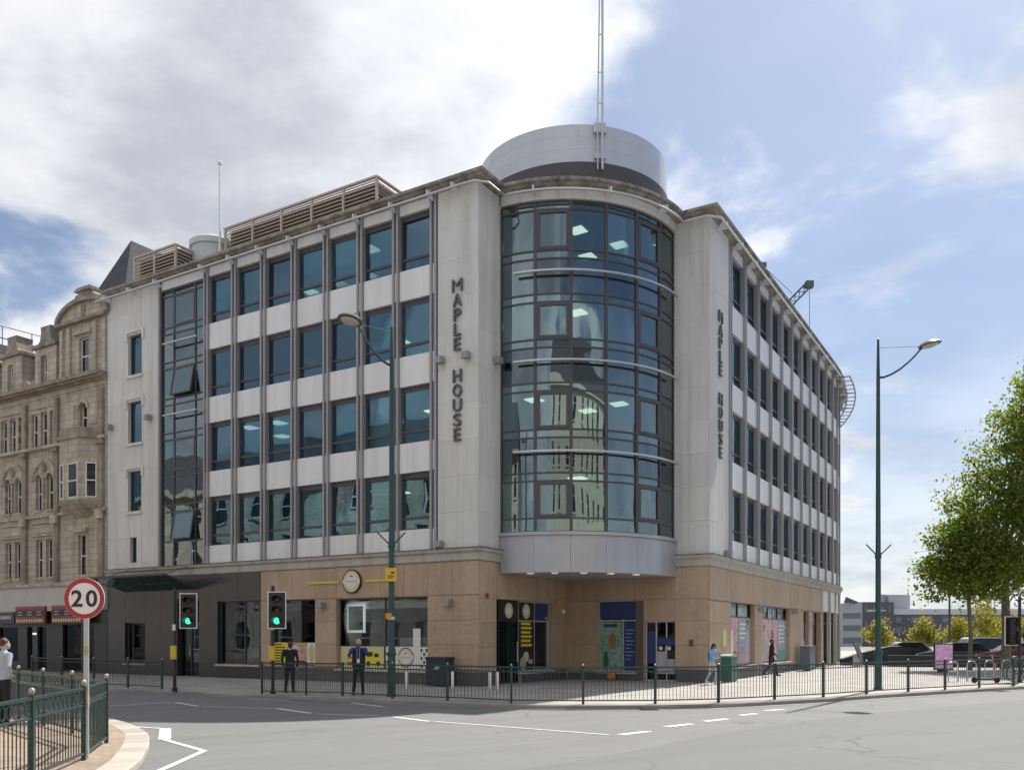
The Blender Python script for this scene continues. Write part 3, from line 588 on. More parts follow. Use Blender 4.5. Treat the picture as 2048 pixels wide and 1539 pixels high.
for fr, x, z in ((FL, -7.47, 3.05), (FL, -1.25, 3.03), (FRt, 6.99, 3.04), (FRt, 13.5, 3.08), (FRt, 1.9, 5.2), (FL, -1.63, 5.2)): part('wall_light', ME_fl, B, fr, x, 0, z)
# ---- roof: drum, plant screens, tank, masts
DC = (2.87, 41.5)
for zz in ((21.92, 22.462), (22.467, 22.982), (22.987, 23.5)):
    for k in range(18): bp_('drum_panel', MB().arcbox(DC, 4.25, 4.4, 20*k+.03+9, 20*k+19.97+9, zz[0], zz[1], 5), M_metal2, True)
bp_('drum_base', MB().lathe([(4.5,18.3),(4.5,21.86),(4.3,21.9),(.5,21.95)], 48, (DC[0], DC[1], 0)), mat('drum_dark', (.075, .07, .078), .5), True)
bp_('drum_roof', MB().lathe([(4.24,21.96),(4.24,23.2),(.1,23.3)], 48, (DC[0], DC[1], 0)), M_metal, True)
ms = MB().tube([(3.62,36.95,21.5),(3.62,36.95,24),(3.74,36.95,31.5)], .032, 8); ms.tube([(3.82,36.95,21.5),(3.82,36.95,31.5)], .055, 8); ms.tube([(3.6,36.95,24.3),(3.82,36.95,24.3)], .03, 6)
for z in (25.6, 27.2): ms.tube([(3.64,36.95,z),(3.8,36.95,z)], .025, 5)
mo = bp_('roof_mast', ms, M_metal2)
put('mast_bracket', MB().box(3.45-A.x, 3.98-A.x, 36.98-A.y, 37.2-A.y, 23.1, 23.5).box(3.5-A.x, 3.95-A.x, 36.98-A.y, 37.2-A.y, 22.0, 22.2).mesh('mast_bracket', M_metal2), mo)
def louvre(name, x0, x1, y0, y1, z0, z1, label):
    f = MB(); n = max(2, round((x1-x0)/1.75))
    for i in range(n+1): x = x0+(x1-x0)*i/n; f.box(x-.05, x+.05, y0-.05, y0+.05, z0, z1)
    for y in (y1,): f.box(x1-.05, x1+.05, y-.05, y+.05, z0, z1); f.box(x0-.05, x0+.05, y-.05, y+.05, z0, z1)
    f.box(x0-.06, x1+.06, y0-.08, y0+.06, z1, z1+.08); f.box(x1-.06, x1+.08, y0+.06, y1, z1, z1+.08)
    f.box(x0+.15, x1-.15, y0+.2, y1, z0, z1-.05, 1)
    o = part(name, f.mesh(name, [M_louvre, mat('louvre_back', (.2,.17,.14), .8)]), B, FL, 0, 0, 0, label=label)
    k = max(4, round((z1-z0)/.165)); sl = MB(); L = x1-x0-.12
    s1 = MB().add([(-L/2,-.02,-.05),(L/2,-.02,-.05),(L/2,.1,.09),(-L/2,.1,.09),(-L/2,0,-.06),(L/2,0,-.06),(L/2,.12,.08),(-L/2,.12,.08)], [(0,1,2,3),(4,7,6,5),(0,4,5,1),(2,6,7,3),(1,5,6,2),(0,3,7,4)]).mesh('slat', M_louvre)
    L2 = y1-y0-.12
    s2 = MB().add([(.02,-L2/2,-.05),(.02,L2/2,-.05),(-.1,L2/2,.09),(-.1,-L2/2,.09),(0,-L2/2,-.06),(0,L2/2,-.06),(-.12,L2/2,.08),(-.12,-L2/2,.08)], [(0,1,2,3),(4,7,6,5),(0,4,5,1),(2,6,7,3),(1,5,6,2),(0,3,7,4)]).mesh('slat', M_louvre)
    for i in range(k):
        z = z0+(i+.5)*(z1-z0)/k
        put('slat', s1, o, ((x0+x1)/2, y0, z)); put('slat', s2, o, (x1, (y0+y1)/2, z))
louvre('plant_screen', -16.7, -7.2, 3.0, 7.5, 18.4, 21.6, 'long beige louvred plant screen')
louvre('plant_screen', -21.3, -18.2, 1.3, 5, 18.4, 20.55, 'small beige louvred plant screen')
part('water_tank', MB().lathe([(1.05,18.3),(1.05,20.95),(1.15,20.97),(1.15,21.25),(.9,21.4),(.1,21.45)], 28).mesh('water_tank', mat('tank_white', (.55, .58, .6), .5, spots=((1.5, .3, (.45, .47, .48)),)), True), B, FL, -17.9, 3.3, 0)
part('flag_pole', MB().lathe([(.06,18.3),(.045,24.6),(.0,24.62)], 8).lathe([(.02,24.6),(.12,24.7),(.12,24.78),(.02,24.86)], 10).mesh('flag_pole', M_white), B, FL, -16.75, 2.7, 0)
# ---- ground floor of the corner building
def flat(mb, x0, x1, z0, z1, y, m): return mb.add([(x0,y,z0),(x1,y,z0),(x1,y,z1),(x0,y,z1)], [(0,1,2,3)], m)
def disc(mb, x, z, rx, rz, y, m, n=24, a0=0, a1=360):
    return mb.add([(x+rx*math.cos(R_(a0+(a1-a0)*i/n)), y, z+rz*math.sin(R_(a0+(a1-a0)*i/n))) for i in range(n)], [tuple(range(n))], m)
INK = [mat('ink_'+k, c, .45) for k, c in (('white',(.75,.75,.72)),('cream',(.62,.6,.36)),('yellow',(.72,.62,.05)),('black',(.02,.02,.022)),('navy',(.02,.045,.17)),('teal',(.12,.36,.33)),('pink',(.55,.34,.33)),('red',(.42,.05,.05)),('brown',(.33,.16,.08)),('green',(.03,.13,.06)),('lime',(.5,.55,.2)),('grey',(.38,.4,.42)),('lilac',(.5,.44,.55)),('skyblue',(.2,.42,.62)))]
for k, c, sp_ in (('warm', (.5,.3,.16), ((3,.9,(.62,.45,.3)), (7,.9,(.25,.1,.06)), (16,.6,(.7,.6,.5)))), ('rose', (.62,.36,.38), ((1.3,.9,(.72,.58,.58)), (3.5,.9,(.36,.1,.13)), (10,.6,(.76,.68,.68)))), ('cool', (.25,.36,.42), ((2.5,.9,(.42,.5,.55)), (6,.9,(.08,.12,.18)), (14,.6,(.55,.6,.62)))), ('leafy', (.16,.36,.3), ((2.5,.9,(.3,.5,.42)), (6,.9,(.06,.16,.12)), (14,.6,(.45,.55,.4))))):
    INK.append(mat('ink_'+k, c, .4, spots=sp_))
I_ = {m.name[4:]: i for i, m in enumerate(INK)}
def shop_window(name, fr, x0, x1, z0, z1, cols, rows=(), dep=.2, fm=None, gm=None, sill=True, label=None):
    fm = fm or M_frame; gm = gm or M_shopg; w = x1-x0; f = MB(); e = .05; xs = [0]+[c-x0 for c in cols]+[w]; zs = [z0]+list(rows)+[z1]
    for i, x in enumerate(xs): a = 0 if i == 0 else x-e/2; b = w if i == len(xs)-1 else x+e/2; f.box(a if i < len(xs)-1 else w-e, b if i else e, dep, dep+.08, z0, z1)
    for j, z in enumerate(zs):
        za, zb = (z, z+e) if j == 0 else ((z-e, z) if j == len(zs)-1 else (z-e/2, z+e/2))
        for i in range(len(xs)-1):
            a = e if i == 0 else xs[i]+e/2; b = w-e if i == len(xs)-2 else xs[i+1]-e/2; f.box(a, b, dep+.004, dep+.076, za, zb)
    o = part(name, f.mesh(name, fm), B, fr, x0, 0, 0, label=label)
    for i in range(len(xs)-1):
        for j in range(len(zs)-1):
            put('pane', MB().box(xs[i]+e/2+.001, xs[i+1]-e/2-.001, dep+.035, dep+.047, zs[j]+e/2, zs[j+1]-e/2).mesh('pane', gm), o)
    if sill: put('sill', MB().box(-.06, w+.06, -.1, dep, z0-.09, z0-.004).mesh('sill', M_band), o)
    return o
def poster(o, mb, name='poster', label=None):
    return put(name, mb.mesh(name, INK, fix=False), o, label=label)
def roundel(mb, x, z, r, y, sq=1.0):
    disc(mb, x, z, r*sq, r, y, I_['black']); disc(mb, x, z, r*.9*sq, r*.9, y-.003, I_['cream']); disc(mb, x, z, r*.62*sq, r*.62, y-.006, I_['white'])
    flat(mb, x-r*.93*sq, x+r*.93*sq, z-r*.17, z+r*.17, y-.009, I_['white']); disc(mb, x, z+r*.36, r*.2*sq, r*.13, y-.012, I_['navy'], 12, 0, 180)
    for i in range(5): flat(mb, x-r*(.62-.28*i)*sq, x-r*(.47-.28*i)*sq, z-r*.08, z+r*.09, y-.012, I_['grey'])
    return mb
OD = [(-20.22,-18.72,.55,2.45), (-16.42,-14.95,.0,3.5), (-13.74,-11.15,.6,3.34)]
OT = [(-10.5,-7.94,.6,3.33), (-6.78,-2.27,.53,3.3)]
slabs('cladding_panel', B, FL, -21.55, -11.05, .02, 4.55, OD, 1.5, 1.5, M_clad, 0, .04, .008)
wall('wall', B, FL, -21.55, -11.05, .0, 4.55, OD, M_clad, .045, .3)
slabs('tan_slab', B, FL, -11.04, 0, .5, 4.55, OT, 1.25, .95, M_tan, 0., .06, .011)
wall('wall', B, FL, -11.04, -.07, .0, 4.55, OT, M_tan, .064, .3)
slabs('plinth_slab', B, FL, -11.04, .02, 0, .498, [], 1.3, .6, M_plinth, -.03, .09)
ON = [(1.23,3.15,.0,3.2), (3.15,5.61,.42,3.2)]
slabs('stone_slab', B, FNL, .062, 2.3, 4.58, 5.02, [], 1.2, .6, M_band, .05); slabs('tan_slab', B, FNL, .062, 6.84, .5, 4.55, ON, 1.25, .95, M_tan, 0., .06, .011); wall('wall', B, FNL, .07, 7.0, 0, 4.55, ON, M_tan, .064, .3)
slabs('plinth_slab', B, FNL, -.02, 1.2, 0, .498, [], 1.3, .6, M_plinth, -.03, .09); slabs('plinth_slab', B, FNL, 3.2, 6.75, 0, .41, [], 1.3, .6, M_plinth, -.03, .09)
OR_ = [(-4.83,-3.12,.36,3.3), (-2.75,-1.43,.0,2.42)]
slabs('stone_slab', B, FNR, -2.3, -.062, 4.58, 5.02, [], 1.2, .6, M_band, .05); slabs('tan_slab', B, FNR, -6.31, -.062, .5, 4.55, OR_, 1.25, .95, M_tan, 0., .06, .011); wall('wall', B, FNR, -6.5, -.07, 0, 4.55, OR_, M_tan, .064, .3)
slabs('plinth_slab', B, FNR, -6.2, -2.8, 0, .35, [], 1.3, .6, M_plinth, -.03, .09); slabs('plinth_slab', B, FNR, -1.4, .02, 0, .498, [], 1.3, .6, M_plinth, -.03, .09)
OE = [(2.73,6.33,.55,3.25), (7.59,12.85,.55,3.23), (15.9,17.2,.0,3.2), (18.1,20.3,.0,3.2)]
slabs('tan_slab', B, FRt, 0, 20.6, .4, 4.55, OE, 1.4, 1.0, M_tan, 0., .06, .011); wall('wall', B, FRt, .07, 20.6, 0, 4.55, OE, M_tan, .064, .3)
slabs('plinth_slab', B, FRt, -.02, 15.85, 0, .398, [], 1.6, .6, M_plinth, -.03, .09)
# a run of later shopfront beyond the tan stone
for k in range(9):
    fr = rfr(20.65+2.2*k+1.1)
    part('shop_pier', MB().box(-1.15, -.85, -.02, .4, 0, 4.55).mesh('shop_pier', M_band), B, fr, 0, 0, 0)
    part('white_panel', MB().box(-.84, 1.0, .05, .3, 3.3, 4.55).mesh('white_panel', M_panel), B, fr, 0, 0, 0)
    shop_window('shop_window', fr, -.84, 1.0, .1, 3.28, (), (2.6,), .15)
w1 = shop_window('shop_window', FL, OT[0][0], OT[0][1], .6, 3.33, (-8.9,))
p = MB(); flat(p, .05, .85, .66, 1.55, .18, I_['yellow'])
for i in range(7): flat(p, .14, .14+.62*(.6+.4*((i*37)%10)/10), 1.44-.115*i, 1.49-.115*i, .177, I_['black'])
poster(w1, p)
p = MB(); flat(p, .86, 1.95, .66, 1.55, .18, I_['warm']); disc(p, 1.3, 1.22, .3, .22, .177, I_['rose']); flat(p, 1.0, 1.9, .68, .8, .176, I_['black'])
poster(w1, p); p = MB(); flat(p, 1.96, 2.5, .66, 1.55, .18, I_['white']); disc(p, 2.2, 1.1, .16, .38, .177, I_['lime']); poster(w1, p)
w2 = shop_window('shop_window', FL, OT[1][0], OT[1][1], .53, 3.3, (-4.46,))
p = MB(); flat(p, .05, 2.28, .58, 1.41, .18, I_['cream']); flat(p, .5, .6, .95, 1.3, .177, I_['green']); disc(p, .55, .85, .14, .22, .176, I_['brown']); flat(p, .45, .65, .8, .92, .173, I_['yellow'])
p.add([(1.25,.177,.8),(1.35,.177,.68),(2.1,.177,.68),(2.2,.177,.85),(2.15,.177,1.1),(1.9,.177,1.22),(1.55,.177,1.28),(1.35,.177,1.1)], [tuple(range(8))], I_['yellow']); flat(p, 1.5, 1.72, 1.02, 1.2, .174, I_['black']); flat(p, 1.8, 2.02, 1.0, 1.14, .174, I_['black']); disc(p, 1.5, .74, .1, .1, .174, I_['black']); disc(p, 2.0, .74, .1, .1, .174, I_['black'])
poster(w2, p)
p = MB(); flat(p, 2.38, 4.46, .58, 1.41, .18, I_['white']); roundel(p, 3.35, 1.0, .38, .177)
for i in range(4):
    for j in range(5):
        if (i+j) % 2: flat(p, 2.4+.12*i, 2.5+.12*i, .6+.16*j, .7+.16*j, .177, I_['black'])
for i in range(3):
    for j in range(5):
        if (i+j) % 2 == 0: disc(p, 4.1+.12*i, .68+.15*j, .05, .07, .177, I_['black'], 8)
poster(w2, p)
p = MB(); flat(p, 3.7, 4.05, 1.42, 2.1, .18, I_['white']); poster(w2, p)
mb_ = MB().box(.28, 1.22, .30, .34, 1.95, 3.1); f = put('menu_board', mb_.mesh('menu_board', mat('lightbox_white', (.85,.88,.88), .5, emit=((.85,.95,.95), .28))), w2); put('screen', MB().box(.38, 1.12, .285, .298, 2.05, 3.0).mesh('screen', mat('screen_glass', (.05, .09, .1), .15)), f)  # the board's glow is added to keep its white bright behind the glass
for o, a, b in ((w1, .1, 2.46), (w2, .1, 4.4)): put('valance', MB().box(a, b, .42, .45, 2.9, 3.2).mesh('valance', mat('valance_cloth', (.7, .73, .74), .7)), o)
put('counter', MB().box(2.5, 4.3, .9, 1.5, .05, 1.75).mesh('counter', mat('counter_grey', (.45, .5, .56), .35)), w2)
rd = MB(); 
p = MB().lathe([(.47, 0), (.47, .07), (.0, .07)], 32, (0, -.08, 0), 0, 'y'); sg = part('round_sign', p.mesh('round_sign', M_black), B, FL, -5.92, 0, 3.97)
put('emblem', roundel(MB(), 0, 0, .47, -.085).mesh('emblem', INK, fix=False), sg)
for a, b in ((-8.27, -6.62), (-5.25, -3.9)): part('sign_bar', MB().box(a, b, -.05, -.005, 3.93, 4.0).mesh('sign_bar', mat('yellow_bar', (.7, .62, .08), .4)), B, FL, 0, 0, 0)
ME_sh = MB().box(-.55, .55, -.12, .12, -.05, 0).mesh('ceiling_light', mat('shop_tube', (.9,.9,.9), .5, emit=((1,.97,.9), 2.5)))  # glowing ceiling panels added to brighten the shop interiors
for x in (-9.6, -8.4, -6.2, -4.8, -3.3, -12.6, -19.4):
    for y in (1.3, 3.4): part('ceiling_light', ME_sh, B, FL, x, y, 4.3)
for x, y in ((2.2,1.5),(4.6,1.5)): part('ceiling_light', ME_sh, B, FNL, x, y, 4.3)
# dark western shop
shop_window('shop_window', FL, -20.22, -18.72, .55, 2.45, (-19.85,), (), .18)
d1 = shop_window('shop_window', FL, -13.74, -11.15, .6, 3.34, (-12.2,), (), .18)
put('display', MB().box(.5, .75, .5, .7, .05, 2.9).box(.9, 1.3, .45, .8, .66, 1.35).box(1.7, 2.1, .45, .6, .66, 1.3).mesh('display', mat('display_board', (.45, .48, .5), .6)), d1)
dd = part('door', MB().box(.0, .08, .2, .28, .02, 3.5).box(1.39, 1.47, .2, .28, .02, 3.5).box(.08, 1.39, .2, .28, 3.4, 3.5).box(.08, 1.39, .2, .28, 2.35, 2.45).box(.70, .77, .2, .28, .02, 2.35).mesh('door', M_black), B, FL, -16.42, 0, 0)
for a, b, c, d in ((.08,.70,.04,2.35), (.77,1.39,.04,2.35), (.08,1.39,2.45,3.4)): put('pane', MB().box(a+.002, b-.002, .23, .245, c, d-.002).mesh('pane', M_shopg), dd)
put('handle', MB().tube([(.66,.16,.9),(.66,.16,1.4)], .015, 6).mesh('handle', M_steel), dd)
# glass entrance canopy
cn = MB(); X0, X1 = -20.2, -15.0; N_ = 7
def slope(x0, x1, y0, y1, t):          # bar or sheet following the canopy's upward tilt
    z = lambda y: 3.92-y*.30
    return [(x0,y0,z(y0)),(x1,y0,z(y0)),(x1,y1,z(y1)),(x0,y1,z(y1)),(x0,y0,z(y0)+t),(x1,y0,z(y0)+t),(x1,y1,z(y1)+t),(x0,y1,z(y1)+t)]
BF = [(0,3,2,1),(4,5,6,7),(0,1,5,4),(1,2,6,5),(2,3,7,6),(3,0,4,7)]
for i in range(N_+1): x = X0+(X1-X0)*i/N_; cn.add(slope(x-.035, x+.035, -1.72, -.06, .07), BF)
for y in (-1.8, -.9, -.06): cn.add(slope(X0-.04, X1+.04, y, y+.06, .09), BF)
for x in (X0+.5, X1-.5): cn.tube([(x,-1.6,4.45),(x,0,5.0)], .015, 6)
co = part('entrance_canopy', cn.mesh('entrance_canopy', M_frame), B, FL, 0, 0, 0)
M_cang = glass_mat('canopy_glass', (.5,.7,.7), .38, (.6,.85,.88), .01)
for i in range(N_):
    x = X0+(X1-X0)*i/N_
    for y0, y1 in ((-1.73,-.9), (-.83,-.06)): put('pane', MB().add(slope(x+.037, x+(X1-X0)/N_-.037, y0, y1, .012), BF).mesh('pane', M_cang), co)
# notch: black shop entrance on its left wall
n1 = shop_window('shop_front', FNL, 1.23, 3.15, .0, 3.2, (1.7,), (2.42,), .2, M_black, M_shopg, False)
n2 = shop_window('shop_window', FNL, 3.15, 5.61, .42, 3.2, (4.44,), (2.42,), .2, M_metal2, M_shopg, True)
p = MB(); flat(p, .03, 1.24, .5, 2.4, .19, I_['black']); 
for i in range(6): flat(p, .2, 1.05 if i % 2 else .95, 2.26-.17*i, 2.36-.17*i, .187, I_['yellow'])
disc(p, .6, 1.0, .22, .2, .187, I_['cream']); disc(p, .35, .72, .24, .28, .184, I_['grey']); disc(p, .95, .8, .2, .1, .184, I_['pink']); poster(n2, p)
p = MB(); flat(p, .03, 1.24, 2.45, 3.15, .19, I_['black']); disc(p, .62, 2.8, .3, .3, .187, I_['cream']); disc(p, .62, 2.8, .16, .16, .184, I_['white']); poster(n2, p)
p = MB(); flat(p, 1.32, 2.41, 2.45, 3.15, .19, I_['navy']); disc(p, 2.25, 2.55, .07, .05, .187, I_['white'], 10); poster(n2, p)
p = MB(); flat(p, .5, 1.89, 2.45, 3.15, .19, I_['black']); disc(p, 1.2, 2.8, .3, .3, .187, I_['cream']); disc(p, 1.2, 2.8, .16, .16, .184, I_['white']); poster(n1, p)
put('handle', MB().tube([(1.75,.14,.8),(1.75,.14,1.6)], .02, 6).mesh('handle', M_steel), n1)
# notch: the corner entrance on its right wall
n3 = shop_window('shop_window', FNR, -4.83, -3.12, .36, 3.3, (-3.75,), (2.46,), .2, M_metal2, M_shopg, True)
p = MB(); flat(p, .03, 1.68, 2.52, 3.25, .19, I_['navy']); poster(n3, p)
p = MB(); flat(p, .03, 1.04, .4, 2.4, .19, I_['leafy']); disc(p, .6, 1.6, .17, .33, .187, I_['brown']); disc(p, .6, .95, .26, .34, .184, I_['cool']); flat(p, .2, .8, 2.2, 2.32, .187, I_['navy']); disc(p, .3, .8, .12, .4, .181, I_['green']); poster(n3, p)
p = MB(); flat(p, 1.12, 1.66, .4, 2.4, .19, I_['navy'])
for i in range(9): flat(p, 1.2, 1.6-.1*(i % 3), 2.05-.15*i, 2.09-.15*i, .187, I_['skyblue'])
poster(n3, p)
part('pier_cladding', MB().box(-3.09, -2.78, -.04, -.004, .0, 3.25).mesh('pier_cladding', mat('bronze_clad', (.12, .1, .085), .4, .3)), B, FNR, 0, 0, 0)
n4 = shop_window('door', FNR, -2.75, -1.43, .0, 2.42, (-2.3, -1.86), (), .2, M_metal2, M_shopg, False)
p = MB(); flat(p, .48, 1.28, 1.45, 1.75, .19, I_['navy']); disc(p, .65, 1.33, .09, .08, .187, I_['white'], 12); disc(p, 1.0, 1.33, .09, .08, .187, I_['white'], 12); flat(p, .94, 1.24, .95, 1.25, .187, I_['black']); flat(p, .5, .85, .3, 1.2, .187, I_['lilac']); flat(p, .94, 1.24, .3, .9, .187, I_['lilac']); flat(p, .06, .4, .7, 2.0, .19, I_['navy']); poster(n4, p)
put('handle', MB().tube([(.86,.14,.8),(.86,.14,1.4)], .015, 6).mesh('handle', M_steel), n4)
part('alarm_box', MB().box(-.13, .13, -.1, -.004, -.14, .14).mesh('alarm_box', mat('alarm_yellow', (.6, .38, .04), .4)), B, FNL, 6.1, 0, 3.2)
part('camera_dome', MB().ell((0,-.12,0), (.1,.1,.1), 10, 6).box(-.03,.03,-.1,0,-.02,.06).mesh('camera_dome', M_white, True), B, FNL, 6.35, 0, 2.85)
part('fire_bell', MB().lathe([(.09,-.05),(.09,0)], 12, axis='y').mesh('fire_bell', mat('bell_red', (.35, .03, .02), .4)), B, FNL, .55, 0, 3.3)
part('door_phone', MB().box(-.07, .07, -.05, -.004, -.12, .12).mesh('door_phone', M_frame), B, FNR, -.75, 0, 1.55)
# east shops with printed window posters
def lady(p, x, z0, sc, hair, dress):
    disc(p, x, z0+1.55*sc, .14*sc, .2*sc, .184, I_[hair]); disc(p, x+.02, z0+1.5*sc, .1*sc, .14*sc, .181, I_['pink'])
    p.add([(x-.3*sc,.187,z0),(x+.34*sc,.187,z0),(x+.3*sc,.187,z0+.6*sc),(x+.2*sc,.187,z0+1.3*sc),(x-.18*sc,.187,z0+1.32*sc),(x-.34*sc,.187,z0+.7*sc)], [tuple(range(6))], I_[dress])
e1 = shop_window('shop_window', FRt, 2.73, 6.33, .55, 3.25, (4.35,), (2.66,), .2)
p = MB(); flat(p, .03, 1.6, .6, 2.62, .19, I_['rose']); lady(p, .6, .62, 1.1, 'brown', 'white'); disc(p, 1.2, .9, .35, .3, .186, I_['red']); poster(e1, p)
p = MB(); flat(p, 1.66, 3.56, .6, 2.62, .19, I_['cool'])
for i in range(4): flat(p, 1.85, 2.8-.15*(i % 2), 2.3-.2*i, 2.38-.2*i, .187, I_['white'])
lady(p, 3.1, .62, 1.1, 'black', 'lilac'); disc(p, 2.3, .85, .5, .28, .185, I_['pink']); poster(e1, p)
e2 = shop_window('shop_window', FRt, 7.59, 12.85, .55, 3.23, (9.3, 11.1), (2.66,), .2)
p = MB(); flat(p, .03, 1.68, .6, 2.62, .19, I_['rose']); lady(p, 1.0, .62, 1.0, 'black', 'grey'); poster(e2, p)
p = MB(); flat(p, 1.74, 3.48, .6, 2.62, .19, I_['rose']); lady(p, 2.5, .62, 1.15, 'brown', 'red'); flat(p, 1.8, 2.3, 1.4, 1.5, .187, I_['white']); poster(e2, p)
p = MB(); flat(p, 3.54, 5.22, .6, 2.62, .19, I_['cool'])
for i in range(5): flat(p, 3.7, 4.9-.2*(i % 2), 2.3-.2*i, 2.37-.2*i, .187, I_['white'])
flat(p, 3.6, 5.1, .65, 1.1, .187, I_['teal']); poster(e2, p)
e3 = shop_window('door', FRt, 15.9, 17.2, .0, 3.2, (), (2.5,), .2, None, None, False); p = MB(); flat(p, .05, 1.25, .3, 2.45, .19, I_['navy']); flat(p, .3, 1.0, 1.3, 1.6, .187, I_['lilac']); disc(p, .6, .9, .2, .14, .187, I_['white']); poster(e3, p)
shop_window('door', FRt, 18.1, 20.3, .0, 3.2, (19.2,), (2.5,), .25, None, None, False)
part('notice', MB().box(-.22, .22, -.02, -.004, -.35, .35).mesh('notice', mat('notice_card', (.6, .55, .2), .6)), B, FRt, 1.8, 0, 1.75)

# ------------------------------------------------------------------ Victorian neighbour
V = thing('victorian_building', 'ornate sandstone Victorian building with gable, oriel and dormers beside the dark shopfront', 'building', tuple(FL.w(-21.8, 0, 0)))
def vbox(name, x0, x1, y0, y1, z0, z1, mt=None, par=None):
    o = part(name, MB().box(x0, x1, y0, y1, z0, z1).mesh(name, mt or M_vic), V, FL, 0, 0, 0); return o
def sash(x, z0, w, h, dep=.16, arch=False):
    f = MB(); e = .05; y0, y1 = dep, dep+.07
    f.box(-w/2, -w/2+e, y0, y1, 0, h); f.box(w/2-e, w/2, y0, y1, 0, h); f.box(-w/2+e, w/2-e, y0, y1, 0, e); f.box(-w/2+e, w/2-e, y0, y1, h-e, h); f.box(-w/2+e, w/2-e, y0-.01, y1, h*.48-.03, h*.48+.03)
    o = part('window', f.mesh('window', M_white), V, FL, x, 0, z0)
    put('pane', MB().box(-w/2+e, w/2-e, dep+.02, dep+.03, e, h*.48-.03).mesh('pane', M_vglass), o); put('pane', MB().box(-w/2+e, w/2-e, dep+.035, dep+.045, h*.48+.03, h-e).mesh('pane', M_vglass), o)
    put('sill', MB().box(-w/2-.06, w/2+.06, -.08, dep, -.1, -.003).mesh('sill', M_vic), o)
    if arch:                            # round head filled in with stone corners
        n = 10; r = w/2
        for sg in (-1, 1):
            pts = [(sg*r, h+.005), (sg*r, h-r)]+[(sg*r*math.cos(R_(90*i/n)), h-r+r*math.sin(R_(90*i/n))) for i in range(1, n+1)]
            m = MB().xprism(pts if sg < 0 else pts[::-1], .02, dep-.01); put('arch_corner', m.mesh('arch_corner', M_vic), o)
    return o
def ring(name, x, z, r0, r1, y0, y1, mt=None, a0=0, a1=180, n=14):
    m = MB(); vv = []; ff = []
    for i in range(n+1):
        a = R_(a0+(a1-a0)*i/n)
        for r, y in ((r0,y0),(r1,y0),(r1,y1),(r0,y1)): vv.append((x+r*math.cos(a), y, z+r*math.sin(a)))
    for i in range(n):
        for k in range(4): ff.append((4*i+k, 4*i+(k+1)%4, 4*i+4+(k+1)%4, 4*i+4+k))
    ff += [(0,1,2,3), (4*n+3,4*n+2,4*n+1,4*n)]
    return part(name, m.add(vv, ff).mesh(name, mt or M_vic), V, FL, 0, 0, 0)
XE = -37.2
ops1 = [(-23.96,-23.32,4.85,6.9)]; ops2 = []; ops3 = [(-23.83,-23.22,12.1,13.43)]
bays = [-27.07, -29.94, -32.81, -35.68]
for c in bays:
    ops1 += [(c-.52,c+.02,4.85,6.82), (c+.36,c+.9,4.85,6.82)]
    ops2 += [(c-.55,c+.0,8.35,10.2), (c+.42,c+.97,8.35,10.2)]
    ops3 += [(c-.96,c-.4,11.65,13.42), (c-.12,c+.44,11.65,13.42), (c+.7,c+1.15,11.65,13.42)]
for z0, z1, ops in ((4.4, 7.95, ops1), (7.95, 11.5, ops2), (11.5, 14.1, ops3)):
    wall('wall', V, FL, XE, -21.62, z0, z1, ops, M_vic, 0.0, .4)
for c in bays:
    for x in (c-.25, c+.63): sash(x, 4.85, .54, 1.97)
    for x in (c-.275, c+.695): sash(x, 8.35, .55, 1.85, .16, True); ring('arch_moulding', x, 9.93, .29, .40, -.06, .02)
    ring('arch_moulding', c+.21, 9.95, .86, 1.08, -.1, .02); ring('arch_moulding', c+.21, 9.95, .78, .84, -.04, .02)
    part('roundel', MB().lathe([(.2,-.05),(.14,-.09),(.0,-.06)], 14, (c+.21,0,10.5), 0, 'y').mesh('roundel', M_vicd), V, FL, 0, 0, 0)
    for x, w in ((c-.68,.56), (c+.16,.56), (c+.925,.45)): sash(x, 11.65, w, 1.77)
    vbox('panel', c-.7, c+1.1, -.05, 0, 7.15, 7.55); vbox('moulding', c-.8, c+1.2, -.12, 0, 7.0, 7.1); vbox('moulding', c-.8, c+1.2, -.1, 0, 7.65, 7.75)
    vbox('panel', c-1.0, c+1.2, -.05, 0, 13.62, 13.95)
    vbox('colonnette', c+.135, c+.275, -.1, 0, 8.35, 10.0)
for c in (-25.65, -28.5, -31.37, -34.24, -21.95):
    vbox('pilaster', c-.16, c+.16, -.16, 0, 4.4, 13.95, M_vicd); 
    vbox('pilaster_cap', c-.24, c+.24, -.28, 0, 11.2, 11.38, M_vicd); vbox('pilaster_cap', c-.24, c+.24, -.3, -.161, 7.55, 7.95, M_vic)
sash(-23.64, 4.85, .64, 2.05); sash(-23.525, 12.1, .61, 1.33, .18, True); ring('arch_moulding', -23.525, 13.13, .33, .5, -.08, .02)
vbox('hood', -24.15, -23.1, -.18, 0, 7.0, 7.22); vbox('panel', -24.9, -24.2, -.06, 0, 12.3, 13.4); vbox('panel', -22.9, -22.3, -.06, 0, 12.3, 13.4)
for z, h, d in ((7.95, .14, .14), (11.45, .16, .22), (4.36, .16, .3)): vbox('string_course', XE, -21.62, -d, .1, z, z+h)
vbox('frieze', XE, -21.62, -.06, .1, 14.1, 14.34); 
part('main_cornice', MB().prism([(XE,-.55),(-21.62,-.55),(-21.62,.3),(XE,.3)], 14.52, 14.7).prism([(XE,-.42),(-21.62,-.42),(-21.62,.3),(XE,.3)], 14.42, 14.519).prism([(XE,-.2),(-21.62,-.2),(-21.62,.3),(XE,.3)], 14.341, 14.419).mesh('main_cornice', M_vicd), V, FL, 0, 0, 0)
